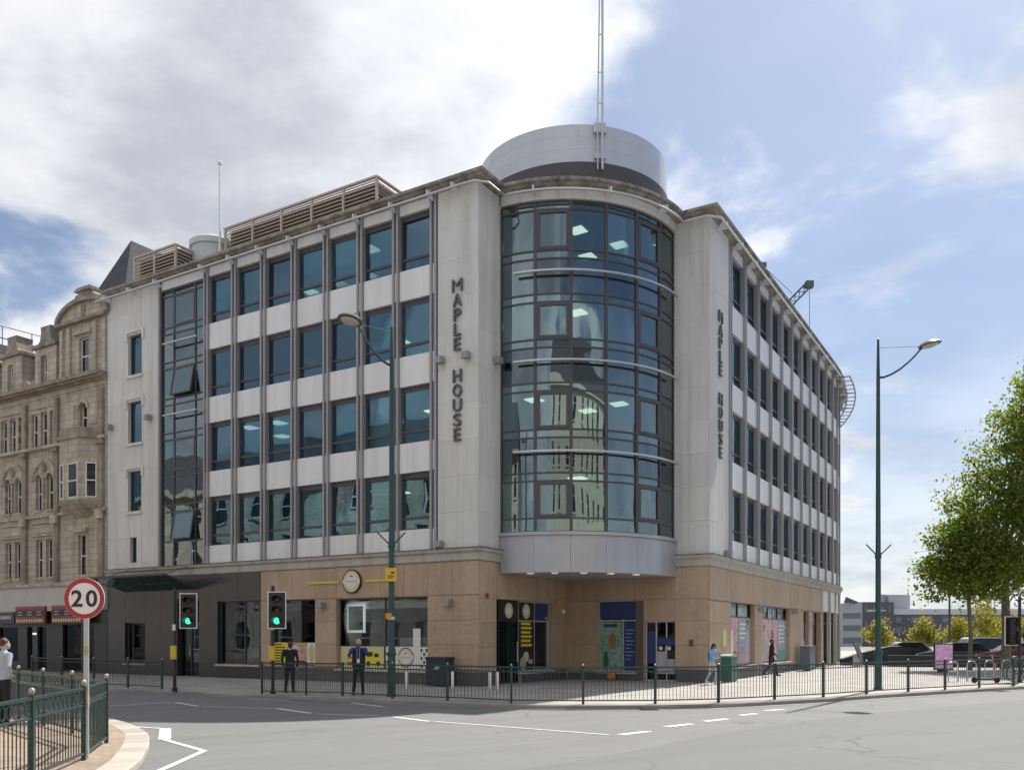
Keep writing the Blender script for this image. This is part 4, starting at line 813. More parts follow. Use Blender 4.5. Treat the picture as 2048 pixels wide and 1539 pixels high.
# oriel
op = [(-25.2,0),(-24.4,-.68),(-22.75,-.68),(-22.0,0)]
def orl(name, z0, z1, grow, mt):
    c = -23.6; q = [((x-c)*grow+c, y*grow-(.02 if y else 0)) for x, y in op]; return part(name, MB().prism(q, z0, z1).mesh(name, mt), V, FL, 0, 0, 0)
orl('oriel_base', 8.28, 8.5, 1.06, M_vicd); orl('oriel_wall', 8.5, 11.5, 1.0, M_vic); orl('oriel_cornice', 11.5, 11.72, 1.1, M_vicd); orl('oriel_parapet', 11.72, 12.02, 1.02, M_vicd)
m = MB(); k1 = [(-25.2,0),(-24.4,-.68),(-22.75,-.68),(-22.0,0)]; k0 = [(-24.1,0),(-23.8,-.12),(-23.4,-.12),(-23.1,0)]
m.add([(x,y,8.28) for x,y in k1]+[(x,y,7.7) for x,y in k0], [(0,1,2,3),(7,6,5,4),(0,4,5,1),(1,5,6,2),(2,6,7,3),(3,7,4,0)]); part('corbel', m.mesh('corbel', M_vic), V, FL, 0, 0, 0)
def owin(xc, yc, ang, w):
    f = MB(); h = 1.7; e = .05
    f.box(-w/2,-w/2+e,-.03,.03,0,h); f.box(w/2-e,w/2,-.03,.03,0,h); f.box(-w/2+e,w/2-e,-.03,.03,0,e); f.box(-w/2+e,w/2-e,-.03,.03,h-e,h); f.box(-w/2+e,w/2-e,-.035,.03,.8,.86)
    o = part('window', f.mesh('window', M_white), V, FL, xc, yc, 8.6, ang); put('pane', MB().box(-w/2+e,w/2-e,-.012,.0,e,h-e).mesh('pane', mat('dark_pane', (.02,.022,.026), .06)), o)
owin(-23.3, -.69, 0, .78); owin(-24.83, -.335, -math.atan2(.68, .8), .55); owin(-22.36, -.335, math.atan2(.68, .75), .5); owin(-24.2, -.69, 0, .3)
# gable with curved pediment and finial
wall('gable_wall', V, FL, -25.4, -21.62, 14.7, 17.45, [(-23.9,-23.1,14.95,16.7)], M_vic, .02, .4); sash(-23.5, 14.95, .8, 1.75)
for x in (-25.25, -24.65, -22.5, -21.78): vbox('pilaster', x-.13, x+.13, -.1, .02, 14.72, 17.3)
vbox('hood', -24.2, -22.8, -.14, .02, 16.85, 17.0); vbox('moulding', -25.6, -21.5, -.25, .3, 17.45, 17.6, M_vicd)
n = 16; cx, w2_, hh = -23.5, 2.0, .85; pts = [(cx+w2_*math.cos(math.pi*i/n), 17.6+hh*math.sin(math.pi*i/n)) for i in range(n+1)]
part('pediment', MB().xprism(pts, .0, .4).mesh('pediment', M_vic), V, FL, 0, 0, 0)
m = MB(); outer = [(cx+(w2_+.2)*math.cos(math.pi*i/n), 17.6+(hh+.2)*math.sin(math.pi*i/n)) for i in range(n+1)]
for i in range(n):
    q = [pts[i], outer[i], outer[i+1], pts[i+1]]; m.xprism(q, -.2, .4)
part('pediment_moulding', m.mesh('pediment_moulding', M_vicd), V, FL, 0, 0, 0)
part('finial', MB().box(-.45,.45,0,.45,18.4,19.0).box(-.62,.62,-.12,.55,19.0,19.1).box(-.55,.55,-.06,.5,19.1,19.2).lathe([(.2,-.02),(.2,.4)],14,(-.6,.05,18.72),0,'y').lathe([(.2,-.02),(.2,.4)],14,(.6,.05,18.72),0,'y').mesh('finial', M_vicd), V, FL, cx, 0, 0)
part('keystone', MB().box(-.16,.16,-.04,.0,17.75,18.25).mesh('keystone', M_vicd), V, FL, cx, -.001, 0)
# mansard and dormers
part('mansard_roof', MB().add([(XE,.5,14.7),(-21.62,.5,14.7),(-21.62,2.1,17.3),(XE,2.1,17.3),(XE,9,17.3),(-21.62,9,17.3),(XE,9,14.7),(-21.62,9,14.7)], [(0,1,2,3),(3,2,5,4),(6,4,5,7),(0,3,4,6),(1,7,5,2)]).mesh('mansard_roof', M_slate), V, FL, 0, 0, 0)
for c in (-26.75, -29.85, -32.9, -36.0):
    o = part('dormer', MB().box(-.95,-.42,.0,.5,14.7,16.75).box(.1,.95,.0,.5,14.7,16.75).box(-.42,.1,.0,.5,16.35,16.75).box(-.95,.95,.501,1.9,14.7,16.7).mesh('dormer', M_vic), V, FL, c, 0, 0)
    put('cornice', MB().box(-1.08,1.08,-.15,1.9,16.75,16.92).mesh('cornice', M_vicd), o)
    put('cap', MB().xprism([(-.8,16.92),(.8,16.92),(.5,17.15),(.4,17.6),(.45,17.85),(-.45,17.85),(-.4,17.6),(-.5,17.15)], .0, .9).mesh('cap', M_vicd), o)
    put('frame', MB().box(-.42,-.36,.2,.26,14.8,16.35).box(.04,.1,.2,.26,14.8,16.35).box(-.36,.04,.2,.26,15.5,15.56).box(-.36,.04,.2,.26,16.28,16.35).mesh('frame', M_white), o)
    put('pane', MB().box(-.36,.04,.24,.25,14.72,16.28).mesh('pane', mat('dark_pane', (.02,.022,.026), .06)), o)
    put('scroll', MB().lathe([(.28,.05),(.28,.4)],14,(-1.2,0,15.0),0,'y').lathe([(.28,.05),(.28,.4)],14,(1.2,0,15.0),0,'y').mesh('scroll', M_vicd), o)
# steep slate turret roof behind the gable, and the block with a terrace rail further back
ap = Vector((-20.9, 48.0)); rg_ = ap+dR*4.5; q = [ap+dL*2.7-dR*2.6, ap-dL*2.7-dR*2.6, rg_-dL*2.7+dR*2.6, rg_+dL*2.7+dR*2.6]; vl = V.location
m = MB().add([(p.x-vl.x, p.y-vl.y, 17.2) for p in q]+[(ap.x-vl.x, ap.y-vl.y, 23.5), (rg_.x-vl.x, rg_.y-vl.y, 23.5)], [(0,1,4),(1,2,5,4),(2,3,5),(3,0,4,5),(3,2,1,0)])
put('turret_roof', m.mesh('turret_roof', M_slate), V)
m = MB().prism([(p.x-vl.x, p.y-vl.y) for p in (Vector((-40,48.5)), Vector((-29.7,50.4)), Vector((-28.2,53)), Vector((-34,60)), Vector((-44,58)))], 10, 18.7); put('rear_block', m.mesh('rear_block', mat('slate_hung', (.2,.2,.21), .8)), V)
m = MB(); r0 = Vector((-36,43.5)); r1 = Vector((-27.9,54))
for i in range(9): p = r0.lerp(r1, i/8); m.tube([(p.x-vl.x,p.y-vl.y,18.6),(p.x-vl.x,p.y-vl.y,20.0)], .03, 6)
for z in (19.3, 20.0): m.tube([(r0.x-vl.x,r0.y-vl.y,z),(r1.x-vl.x,r1.y-vl.y,z)], .035, 6)
put('terrace_rail', m.mesh('terrace_rail', M_metal), V)
# shops at street level
M_fas = mat('fascia_white', (.55,.55,.53), .6, spots=((2,.4,(.42,.41,.39)),))
vbox('shop_fascia', XE, -21.75, -.2, .3, 3.1, 4.36, M_fas)
M_blk = mat('shop_black', (.025,.025,.028), .35)
for a, b in ((-28.95,-26.3), (-25.7,-22.6)):
    o = part('shop_sign', MB().box(a, b, -.32, -.2, 2.47, 3.36).mesh('shop_sign', mat('sign_red', (.22,.05,.045), .5)), V, FL, 0, 0, 0)
    p = MB(); flat(p, a+.05, b-.05, 2.85, 3.15, -.324, I_['black'])
    for i in range(3):
        for j in range(2): flat(p, a+.25+i*.85, a+.65+i*.85, 2.9+.14*j, 2.95+.14*j, -.328, I_['grey'])
    for i in range(11): flat(p, a+.1+i*.22, a+.24+i*.22, 2.55, 2.7, -.324, I_['cream'])
    flat(p, a, b, 3.26, 3.33, -.324, I_['red']); put('sign_print', p.mesh('sign_print', INK, fix=False), o)
o = part('shop_sign', MB().box(-31.4, -29.1, -.3, -.2, 2.5, 3.1).mesh('shop_sign', M_blk), V, FL, 0, 0, 0); p = MB(); flat(p, -30.4, -29.4, 2.72, 2.9, -.304, I_['grey']); put('sign_print', p.mesh('sign_print', INK, fix=False), o)
wall('shop_frame', V, FL, XE, -21.62, 0, 3.1, [(-23.6,-22.7,.1,2.4), (-25.3,-23.75,.1,2.4), (-27.5,-26.7,.1,2.3), (-28.45,-27.6,.1,2.3), (-31.2,-29.3,.5,2.3), (-34.5,-31.9,.5,2.3)], M_blk, .02, .3)
for a, b in ((-23.6,-22.7), (-25.3,-23.75), (-27.5,-26.7), (-28.45,-27.6), (-31.2,-29.3), (-34.5,-31.9)): vbox('shop_pane', a, b, .15, .165, .1, 2.4, M_shopg)
part('shop_lights', MB().box(-30.6,-29.6,1.0,1.2,1.9,2.0).mesh('shop_lights', mat('warm_lamp', (.9,.7,.4), .5, emit=((1,.7,.35), 4))), V, FL, 0, 0, 0)
vbox('shop_back', XE, -21.7, 2.6, 2.9, 0, 3.1, mat('shop_back', (.34,.33,.31), .8, spots=((1.5,.7,(.08,.075,.07)),)))
# ------------------------------------------------------------------ guard rails
ORD = ['first','second','third','fourth','fifth','sixth','seventh','eighth','ninth','tenth','eleventh','twelfth','thirteenth','fourteenth','fifteenth','sixteenth']
def rail_meshes(near):
    L = 2.0 if near else 1.95; d = {}
    h = 1.04 if near else .98; z2 = .80 if near else .86
    pm = MB().box(-.03,.03,-.03,.03,0,h+.04)
    d['post'] = pm.mesh('post', M_green)
    d['cap'] = MB().ell((0,0,h+.09), (.038,.038,.044), 10, 6).mesh('finial', M_gold, True) if near else MB().ell((0,0,h+.06), (.03,.03,.03), 8, 5).mesh('finial', M_steel, True)
    for k, z, t in (('top_rail', h, .022), ('middle_rail', z2, .016), ('bottom_rail', .1, .018)): d[k] = MB().box(.031, L-.031, -t, t, z-t, z+t*.8).mesh(k, M_green)
    d['bar'] = MB().tube([(0,0,.118),(0,0,(z2-.017) if near else h-.023)], .0085 if near else .0075, 6, caps=False).mesh('bar', M_green)
    d['hoop'] = MB().tube([(.075*math.cos(2*math.pi*i/14), 0, (h+z2)/2+.085*math.sin(2*math.pi*i/14)) for i in range(15)], .009, 5, caps=False).mesh('hoop', M_green)
    d['L'] = L; return d
RM = {n: rail_meshes(n) for n in (False, True)}
def guard_rail(p, q, near, label, group, last=False):
    d = RM[near]; p, q = Vector(p), Vector(q); v = q-p
    t = thing('guard_rail', label, 'guard rail', (p.x, p.y, 0), math.atan2(v.y, v.x), group); t.scale = (v.length/d['L'], 1, 1)
    po = put('post', d['post'], t); put('finial', d['cap'], po)
    if last: po = put('post', d['post'], t, (d['L'], 0, 0)); put('finial', d['cap'], po)
    for k in ('top_rail', 'middle_rail', 'bottom_rail'): put(k, d[k], t)
    n = 17
    for i in range(1, n+1): put('bar', d['bar'], t, (d['L']*i/(n+1), 0, 0))
    if near:
        for i in range(11): put('hoop', d['hoop'], t, (.12+(d['L']-.24)*i/10, 0, 0))
    return t
FENCE = [(-7.83,27.4),(-6.33,26.9),(-5.13,26.5),(-3.47,25.4),(-1.81,24.55),(-.02,23.5),(1.89,23.25),(3.83,23.4),(5.64,23.9),(7.5,25.0),(9.25,26.0),(11.1,27.4),(12.95,28.6),(14.7,29.7),(16.5,30.9),(18.4,32.1),(20.2,33.2)]
for i in range(16):
    guard_rail(FENCE[i], FENCE[i+1], False, f'{ORD[i]} guard rail panel along the far kerb, counted from the brown shop signal', 'guard rail panels along the far kerb', i == 15)
LF = [(-11.9,29.75),(-13.5,30.75),(-15.2,31.8),(-16.9,32.85),(-18.6,33.9)]
for i in range(4): guard_rail(LF[i+1], LF[i], False, f'{ORD[i]} guard rail panel before the black shop, counted from the signal pole leftwards', 'guard rail panels before the black shop', i == 0)
NF = [(-5.62,8.75),(-5.9,10.75),(-6.24,12.75),(-6.86,14.8)]
NFL = ['ornate green railing panel nearest the camera at the left edge', 'ornate green railing panel just before the speed limit post', 'ornate green railing panel between the speed limit post and the corner post']
for i in range(3): guard_rail(NF[i], NF[i+1], True, NFL[i], 'ornate railing panels on the corner pavement', i == 2)
bd = Vector((-3.84, 4.2)).normalized(); NB = [Vector((-6.86,14.8))+bd*1.92*i for i in range(6)]
for i in range(5): guard_rail(NB[i+1], NB[i], True, f'{ORD[i]} ornate railing panel of the rear run, counted from the corner post', 'ornate railing panels on the corner pavement')

# ------------------------------------------------------------------ lamps, signals, signs
def street_lamp(label, loc, arm_ang, H, ha, reach, notices=False, head=True):
    t = thing('street_lamp', label, 'street lamp', (loc[0], loc[1], 0), 0, 'tall green street lamps')
    put('pole', MB().lathe([(.16,0),(.16,.05),(.125,.06),(.115,1.25),(.095,1.32),(.085,4.5),(.06,ha),(.035,H),(.0,H+.03)], 14).mesh('pole', M_lampgreen, True), t)
    put('base_collar', MB().lathe([(.135,1.22),(.145,1.27),(.135,1.34)], 14).mesh('base_collar', M_lampgreen, True), t)
    ca, sa = math.cos(arm_ang), math.sin(arm_ang)
    path = [(ca*reach*u, sa*reach*u, ha+(.0 if u == 0 else -.02)+1.0*u**1.8) for u in (0,.12,.3,.5,.7,.85,1)]
    put('arm', MB().tube(path, [.05,.04,.035,.033,.03,.03,.03], 8).mesh('arm', M_lampgreen, True), t)
    h = put('lamp_head', MB().lathe([(.0,.16),(.12,.15),(.3,.09),(.37,.02),(.37,-.01),(.31,-.03),(.0,-.03)], 20).mesh('lamp_head', mat('lamp_shell', (.16,.17,.17), .4, .4), True), t, (ca*(reach+.25), sa*(reach+.25), ha+1.06), rot=(0, R_(-12), arm_ang))
    put('lens', MB().ell((0,0,-.03), (.28,.28,.05), 16, 6).mesh('lens', mat('lamp_lens', (.55,.55,.5), .25), True), h)
    w = MB().tube([(0,0,ha+1.0),(ca*(reach-.1), sa*(reach-.1), ha+1.02)], .011, 5); put('stay_wire', w.mesh('stay_wire', M_metal), t)
    f = MB()
    for s in (-1, 1): f.tube([(0,0,4.55),(s*.12,-.02,4.62),(s*.42,-.05,4.92)], .022, 6)
    f.lathe([(.1,4.45),(.11,4.5),(.1,4.65)], 12); put('banner_arms', f.mesh('banner_arms', M_lampgreen), t)
    if notices:
        n = put('notice_plate', MB().box(-.17,.17,-.15,-.12,3.45,3.85).mesh('notice_plate', mat('notice_yellow', (.75,.5,.03), .5)), t)
        p = MB(); flat(p, -.1, .1, 3.6, 3.63, -.153, I_['black']); flat(p, -.08, .06, 3.54, 3.57, -.153, I_['black']); flat(p, .0, .1, 3.68, 3.74, -.153, I_['black']); put('print', p.mesh('print', INK, fix=False), n)
        put('notice_plate', MB().box(-.16,.02,-.14,-.115,2.33,2.5).mesh('notice_plate', mat('notice_orange', (.7,.33,.02), .5)), t)
        put('strap', MB().lathe([(.112,2.3),(.115,2.35),(.112,2.4)], 12).mesh('strap', M_steel), t)
street_lamp('green street lamp with yellow notice in front of the round shop sign', (-3.62, 26.3), R_(215), 11.1, 9.95, 1.1, True)
street_lamp('green street lamp standing clear in the sunlit plaza by the guard rail', (12.45, 29.75), R_(-4), 11.9, 10.6, 1.45)
fl_ = thing('street_lamp', 'slim dark street lamp far behind the advertising screen', 'street lamp', (34, 68, 0), 0, 'tall green street lamps')
put('pole', MB().lathe([(.1,0),(.09,2),(.06,7.5),(.0,7.52)], 8).mesh('pole', M_lampgreen), fl_); put('lamp_head', MB().box(-.9,0,-.1,.1,7.4,7.5).mesh('lamp_head', M_lampgreen), fl_)
M_sigred = mat('lens_red_off', (.1,.012,.01), .2); M_sigamb = mat('lens_amber_off', (.13,.05,.01), .2); M_siggrn = mat('lens_green_lit', (.05,.5,.3), .2, emit=((.05,.9,.45), .7))
def signal(label, loc, dx, z0, button, rz=0., lit=True):
    t = thing('traffic_signal', label, 'traffic light', (loc[0], loc[1], 0), rz, 'traffic lights')
    put('pole', MB().lathe([(.09,0),(.09,.1),(.057,.12),(.057,3.35),(.03,3.4),(0,3.41)], 12).mesh('pole', M_black, True), t)
    h = put('head', MB().box(dx-.165,dx+.165,-.28,-.06,z0+.07,z0+1.05).box(min(dx,0),max(dx,0)+.001,-.04,.04,z0+.25,z0+.3).box(min(dx,0),max(dx,0)+.001,-.04,.04,z0+.85,z0+.9).mesh('head', M_black), t)
    bb = MB().box(dx-.28,dx+.28,-.27,-.25,z0,z0+1.14); bo = put('backing_board', bb.mesh('backing_board', M_black), h)
    e = .03; put('border', MB().box(dx-.29,dx-.29+e,-.275,-.248,z0-.01,z0+1.15).box(dx+.29-e,dx+.29,-.275,-.248,z0-.01,z0+1.15).box(dx-.26,dx+.26,-.275,-.248,z0-.01,z0-.01+e).box(dx-.26,dx+.26,-.275,-.248,z0+1.15-e,z0+1.15).mesh('border', M_white), h)
    for i, m in enumerate((M_siggrn if lit else M_sigamb, M_sigamb, M_sigred)):
        z = z0+.24+.33*i
        put('lens', MB().ell((dx,-.28,z), (.105,.03,.105), 16, 8).mesh('lens', m, True), h)
        v = MB(); n = 10
        for k in range(n):
            a0, a1 = R_(-20+220*k/n), R_(-20+220*(k+1)/n)
            v.add([(dx+.12*math.cos(a),y,z+.12*math.sin(a)) for a, y in ((a0,-.28),(a1,-.28),(a1,-.47),(a0,-.47))], [(0,1,2,3)])
        put('hood', v.mesh('hood', M_black), h)
    if button: b = put('push_button_box', MB().box(-.09,.09,-.16,-.06,1.05,1.5).mesh('push_button_box', mat('button_yellow', (.7,.5,.04), .4)), t); put('button', MB().lathe([(.03,-.18),(.03,-.15)], 10, (0,0,1.15), 0, 'y').mesh('button', M_steel), b)
    put('number_plate', MB().box(-.05,.05,-.075,-.058,2.0,2.2).mesh('number_plate', M_white), t)
signal('green traffic light on black pole in front of the black shop door', (-11.16, 28.95), .55, 2.07, True)
signal('green traffic light on black pole in front of the brown shop window', (-7.53, 27.55), .2, 2.05, True)
signal('black back of a traffic light beside the big tree trunk', (19.9, 34.3), .15, 1.45, False, R_(180), False)
s20 = thing('speed_limit_sign', 'round 20 speed limit sign with red ring on a grey post', 'road sign', (-6.30, 12.95, 0))
put('post', MB().lathe([(.038,0),(.038,2.6),(0,2.61)], 12).mesh('post', mat('post_grey', (.5,.51,.52), .45, .4, spots=((6,.3,(.38,.38,.38)),)), True), s20)
for a, b in ((.72,.98),): put('sticker', MB().lathe([(.0395,a),(.0395,b)], 12).mesh('sticker', mat('sticker_orange', (.5,.24,.06), .7, spots=((9,.6,(.75,.72,.66)),)), True), s20)
put('band', MB().lathe([(.0395,1.52),(.0395,1.66)], 12).mesh('band', M_gold, True), s20)
dk = put('disc', MB().lathe([(.298,-.045),(.3,-.052),(.3,-.062),(.0,-.062)], 40, (0,0,2.36), 0, 'y').mesh('disc', M_white, False), s20)
rg = MB(); n = 40
for k in range(n):
    a0, a1 = 2*math.pi*k/n, 2*math.pi*(k+1)/n
    rg.add([(r*math.cos(a),-.064,2.36+r*math.sin(a)) for r, a in ((.297,a0),(.297,a1),(.232,a1),(.232,a0))], [(0,1,2,3)])
put('red_ring', rg.mesh('red_ring', mat('sign_ring_red', (.38,.03,.03), .45), fix=False), dk)
for ch, x in (('2', -.108), ('0', .108)): put('digit', text_mesh(ch, .245, M_black, .004, .02, .165), dk, (x, -.064, 2.2375))
put('clip', MB().box(-.06,.06,-.046,.045,2.2,2.23).box(-.06,.06,-.046,.045,2.48,2.51).mesh('clip', M_steel), s20)

# ------------------------------------------------------------------ bins, cabinets, bollards, screen
lb = thing('litter_bin', 'dark navy litter bin against the brown stone pier', 'bin', tuple(FL.w(-1.3, -.55, 0)), FL.a)
M_navy = mat('navy_metal', (.025,.035,.06), .4, .2)
put('body', MB().box(-.42,.42,-.28,.28,.04,.98).mesh('body', M_navy), lb); put('lid', MB().box(-.45,.45,-.31,.31,.98,1.06).mesh('lid', M_navy), lb)
p = MB(); p.add([(-.1,-.283,.62),(.12,-.283,.62),(.2,-.283,.7),(.05,-.283,.78),(-.02,-.283,.7)], [(0,1,2,3,4)], I_['skyblue']); put('emblem', p.mesh('emblem', INK, fix=False), lb)
gc = thing('telecom_cabinet', 'round-topped green street cabinet beside the woman in light blue', 'cabinet', (8.62, 34.75, 0), FRt.a)
M_gcab = mat('cabinet_green', (.02,.12,.085), .45, spots=((5,.3,(.03,.16,.12)),))
put('body', MB().box(-.42,.42,-.2,.2,.05,1.0).mesh('body', M_gcab), gc); put('lid', MB().xprism([(-.44,1.0),(.44,1.0),(.44,1.05),(.3,1.1),(-.3,1.1),(-.44,1.05)], -.22, .22).mesh('lid', mat('cabinet_lid', (.3,.38,.33), .5)), gc); put('plinth', MB().box(-.4,.4,-.18,.18,0,.05).mesh('plinth', M_kerb), gc)
put('door', MB().box(-.4,.0,-.212,-.2,.1,.96).box(.01,.4,-.212,-.2,.1,.96).mesh('door', M_gcab), gc)
bc = thing('utility_cabinet', 'blue-grey utility cabinet below the blue shop door poster', 'cabinet', tuple(FRt.w(14.6, -.5, 0)), FRt.a)
M_bcab = mat('cabinet_blue', (.12,.15,.2), .5); put('body', MB().box(-.7,.7,-.25,.25,.05,1.25).mesh('body', M_bcab), bc); put('lid', MB().box(-.73,.73,-.28,.28,1.25,1.31).mesh('lid', M_bcab), bc); put('door', MB().box(-.66,-.01,-.262,-.25,.1,1.2).box(.01,.66,-.262,-.25,.1,1.2).mesh('door', M_bcab), bc)
BL = [((-3.6,29.9),'short steel bollard in front of the window with the second round emblem'), ((-2.05,30.1),'short steel bollard in front of the navy litter bin'), ((-.75,29.6),'short steel bollard left of a pair at the building corner'), ((-.5,29.75),'short steel bollard right of a pair at the building corner')]
for (x, y), lab in BL:
    t = thing('bollard', lab, 'bollard', (x, y, 0), 0, 'short steel bollards'); put('post', MB().lathe([(.055,0),(.055,.56),(.045,.6),(.0,.61)], 12).mesh('post', mat('bright_steel', (.75,.75,.75), .3, .8), True), t); put('base', MB().lathe([(.09,0),(.09,.02),(.05,.025)], 12).mesh('base', M_steel), t)
ad = thing('advertising_screen', 'black framed advertising screen with a pink and purple picture', 'screen', (21.7, 44.0, 0), R_(-8))
put('case', MB().box(-.46,.46,-.06,.06,.12,1.45).box(-.3,.3,-.05,.05,0,.12).mesh('case', M_black), ad)
M_disp = mat('screen_print', (.45,.25,.42), .25, spots=((2.2,.9,(.6,.38,.5)), (5,.8,(.05,.03,.06)), (9,.5,(.7,.6,.65))), emit=((.35,.18,.32), .25)); put('display', MB().box(-.41,.41,-.066,-.061,.2,1.4).mesh('display', M_disp), ad)

# ------------------------------------------------------------------ people
def loft(mb, rings, n=14):
    vv = []; ff = []
    for (cx, cy_, cz), rx, ry in rings:
        for k in range(n): a = 2*math.pi*k/n; vv.append((cx+rx*math.cos(a), cy_+ry*math.sin(a), cz))
    for i in range(len(rings)-1):
        for k in range(n): ff.append((i*n+k, i*n+(k+1)%n, (i+1)*n+(k+1)%n, (i+1)*n+k))
    ff += [tuple(range(n))[::-1], tuple(range((len(rings)-1)*n, len(rings)*n))]
    mb.add(vv, ff)
def person(label, loc, rz, height, pose, cols, hair='short', extras=None):
    P = {'lean': 0, 'head': (0, 0), 'le': (.27,.02,1.15), 'lw': (.27,-.06,.90), 're': (-.27,.02,1.15), 'rw': (-.27,-.06,.90), 'lk': (.1,-.01,.48), 'la': (.11,.0,.08), 'rk': (-.1,-.01,.48), 'ra': (-.11,.0,.08), 'lt': -.1, 'rt': -.1}
    P.update(pose); ln = P['lean']; mb = MB(); seg = []
    sh = lambda z: -ln*max(0, z-.9)          # forward lean
    loft(mb, [((0,sh(z)+oy,z),rx,ry) for z, rx, ry, oy in ((.80,.10,.09,0),(.86,.165,.115,.01),(.98,.165,.112,.01),(1.1,.15,.102,0),(1.25,.17,.115,-.005),(1.38,.188,.115,0),(1.45,.15,.088,0),(1.5,.07,.06,0))])
    seg.append(('top', (0,sh(1.0),1.0), (0,sh(1.42),1.42), .16)); seg.append(('legs', (-.05,0,.86), (.05,0,.86), .13))
    for s, e, w in ((1,'le','lw'), (-1,'re','rw')):
        S = Vector((s*.195, sh(1.42), 1.42)); E_ = Vector(P[e]); E_.y += sh(E_.z) if E_.z > .9 else 0; W = Vector(P[w]); W.y += sh(W.z) if W.z > .9 else 0
        mb.tube([S+Vector((-s*.05,0,.01)), S, (S+E_)/2, E_, (E_+W)/2, W], [.06,.066,.052,.044,.042,.03], 10); seg += [('top', S, E_, .05), ('top', E_, E_.lerp(W, .93), .04)]
        d = (W-E_).normalized(); q = W+d*.05; side = Vector((0,-1,0)) if abs(d.y) < .7 else Vector((0,0,1)); side = (side-d*side.dot(d)).normalized(); nn = d.cross(side)
        mb.ell(W+d*.045, (.022,.04,.05), 10, 8, rot=Matrix((nn, side, d)).transposed())
        for k, ln_ in enumerate((.06,.072,.068,.052)):
            o_ = W+d*.085+side*(.03-.02*k); cur = nn*s*-.012
            mb.tube([o_-d*.02, o_+d*ln_*.5, o_+d*ln_*.95+cur], [.0095,.009,.0075], 6)
        o_ = W+d*.03+side*.035; mb.tube([o_, o_+side*.025+d*.025, o_+side*.03+d*.055], [.012,.0105,.008], 6)
        seg.append(('skin', W+d*.02, W+d*.16, .03))
    for s, k, a, tw in ((1,'lk','la','lt'), (-1,'rk','ra','rt')):
        Hp = Vector((s*.088, 0, .90)); K_ = Vector(P[k]); An = Vector(P[a])
        mb.tube([Hp, (Hp+K_)/2, K_, K_.lerp(An, .35), An], [.097,.083,.062,.06,.048], 12); seg += [('legs', Hp, K_, .07), ('legs', K_, An, .05)]
        mb.ell((An.x, An.y+P[tw]*.6, An.z-.035), (.046,.135,.045), 12, 8); seg.append(('shoes', (An.x, An.y+P[tw]*1.3, An.z-.045), (An.x, An.y+.04, An.z-.045), .04))
    hy = sh(1.5)-P['head'][0]; hz = -P['head'][1]; hc = Vector((0, hy-.012, 1.635+hz))
    mb.tube([(0,sh(1.44),1.44), (0,(sh(1.44)+hy)/2,1.51+hz*.5), (0,hy-.005,1.575+hz)], [.062,.054,.054], 10)
    mb.ell(hc, (.076,.096,.118), 14, 10); mb.ell(hc+Vector((0,-.075,-.055)), (.05,.035,.045), 10, 8); mb.ell(hc+Vector((0,-.1,-.01)), (.014,.022,.028), 8, 6)
    for s in (-1, 1): mb.ell(hc+Vector((s*.078,.01,-.01)), (.012,.025,.034), 8, 6)
    seg += [('skin', hc+Vector((0,0,-.03)), hc+Vector((0,0,.05)), .09), ('skin', (0,hy,1.52+hz), (0,hy,1.56+hz), .05)]
    tmp = bpy.data.objects.new('tmp', mb.mesh('tmp', M_white)); COL.objects.link(tmp)
    md = tmp.modifiers.new('r', 'REMESH'); md.mode = 'VOXEL'; md.voxel_size = .0125
    sm = tmp.modifiers.new('s', 'SMOOTH'); sm.iterations = 2; sm.factor = .5
    me = bpy.data.meshes.new_from_object(tmp.evaluated_get(bpy.context.evaluated_depsgraph_get())); bpy.data.objects.remove(tmp)
    keys = ['skin','top','legs','shoes']; me.materials.clear()
    for k in keys: me.materials.append(cols[k])
    n = len(me.polygons); ce = np.zeros(n*3); me.polygons.foreach_get('center', ce); ce = ce.reshape(-1, 3); best = np.full(n, 9.); idx = np.zeros(n, int)
    for lab, a, b, r in seg:
        a = np.array(a); b = np.array(b); ab = b-a; t = np.clip(((ce-a)@ab)/max(1e-9, ab@ab), 0, 1); dd_ = np.linalg.norm(ce-(a+t[:,None]*ab), axis=1)-r
        m = dd_ < best; best[m] = dd_[m]; idx[m] = keys.index(lab)
    idx[(idx == 1) & (ce[:,2] < .93) & (np.abs(ce[:,0]) < .17) & (ce[:,1] > -.14)] = 2
    me.polygons.foreach_set('material_index', idx.astype(int)); me.polygons.foreach_set('use_smooth', [True]*n); me.name = 'person_body'
    t = put('person', me, None, (loc[0], loc[1], 0), rz, label, 'person'); t.scale = (height/1.75,)*3
    hm = MB()
    if hair == 'short': hm.ell(hc+Vector((0,.018,.03)), (.084,.092,.105), 14, 10)
    elif hair == 'bald': hm.ell(hc+Vector((0,.03,-.02)), (.082,.078,.06), 14, 8)
    else:
        hm.ell(hc+Vector((0,.02,.03)), (.09,.1,.11), 14, 10); loft(hm, [((0,hy+.05,1.68+hz),.08,.06),((0,hy+.09,1.55+hz),.1,.06),((0,sh(1.4)+.13,1.35),.115,.055),((0,sh(1.2)+.13,1.12),.09,.04),((0,sh(1.1)+.12,1.05),.05,.02)])
    put('hair', hm.mesh('hair', cols['hair'], True), t)
    ey = MB()
    for s in (-1, 1): ey.ell(hc+Vector((s*.03,-.088,.012)), (.012,.008,.008), 8, 6)
    put('eyes', ey.mesh('eyes', M_black, True), t)
    if extras: extras(t, hc)
    return t
def fab(n, c): return mat('cloth_'+n, c, .85, spots=((6,.3,tuple(x*.7 for x in c)),), bump=(40,.2))
SK1 = mat('skin_fair', (.55,.36,.28), .55); SK2 = mat('skin_brown', (.25,.14,.09), .55); SHO = mat('shoe_black', (.02,.018,.017), .4)
def suit(t, hc): put('collar', MB().lathe([(.068,1.455),(.06,1.5)], 14).mesh('collar', fab('collar_white', (.6,.6,.62))), t)
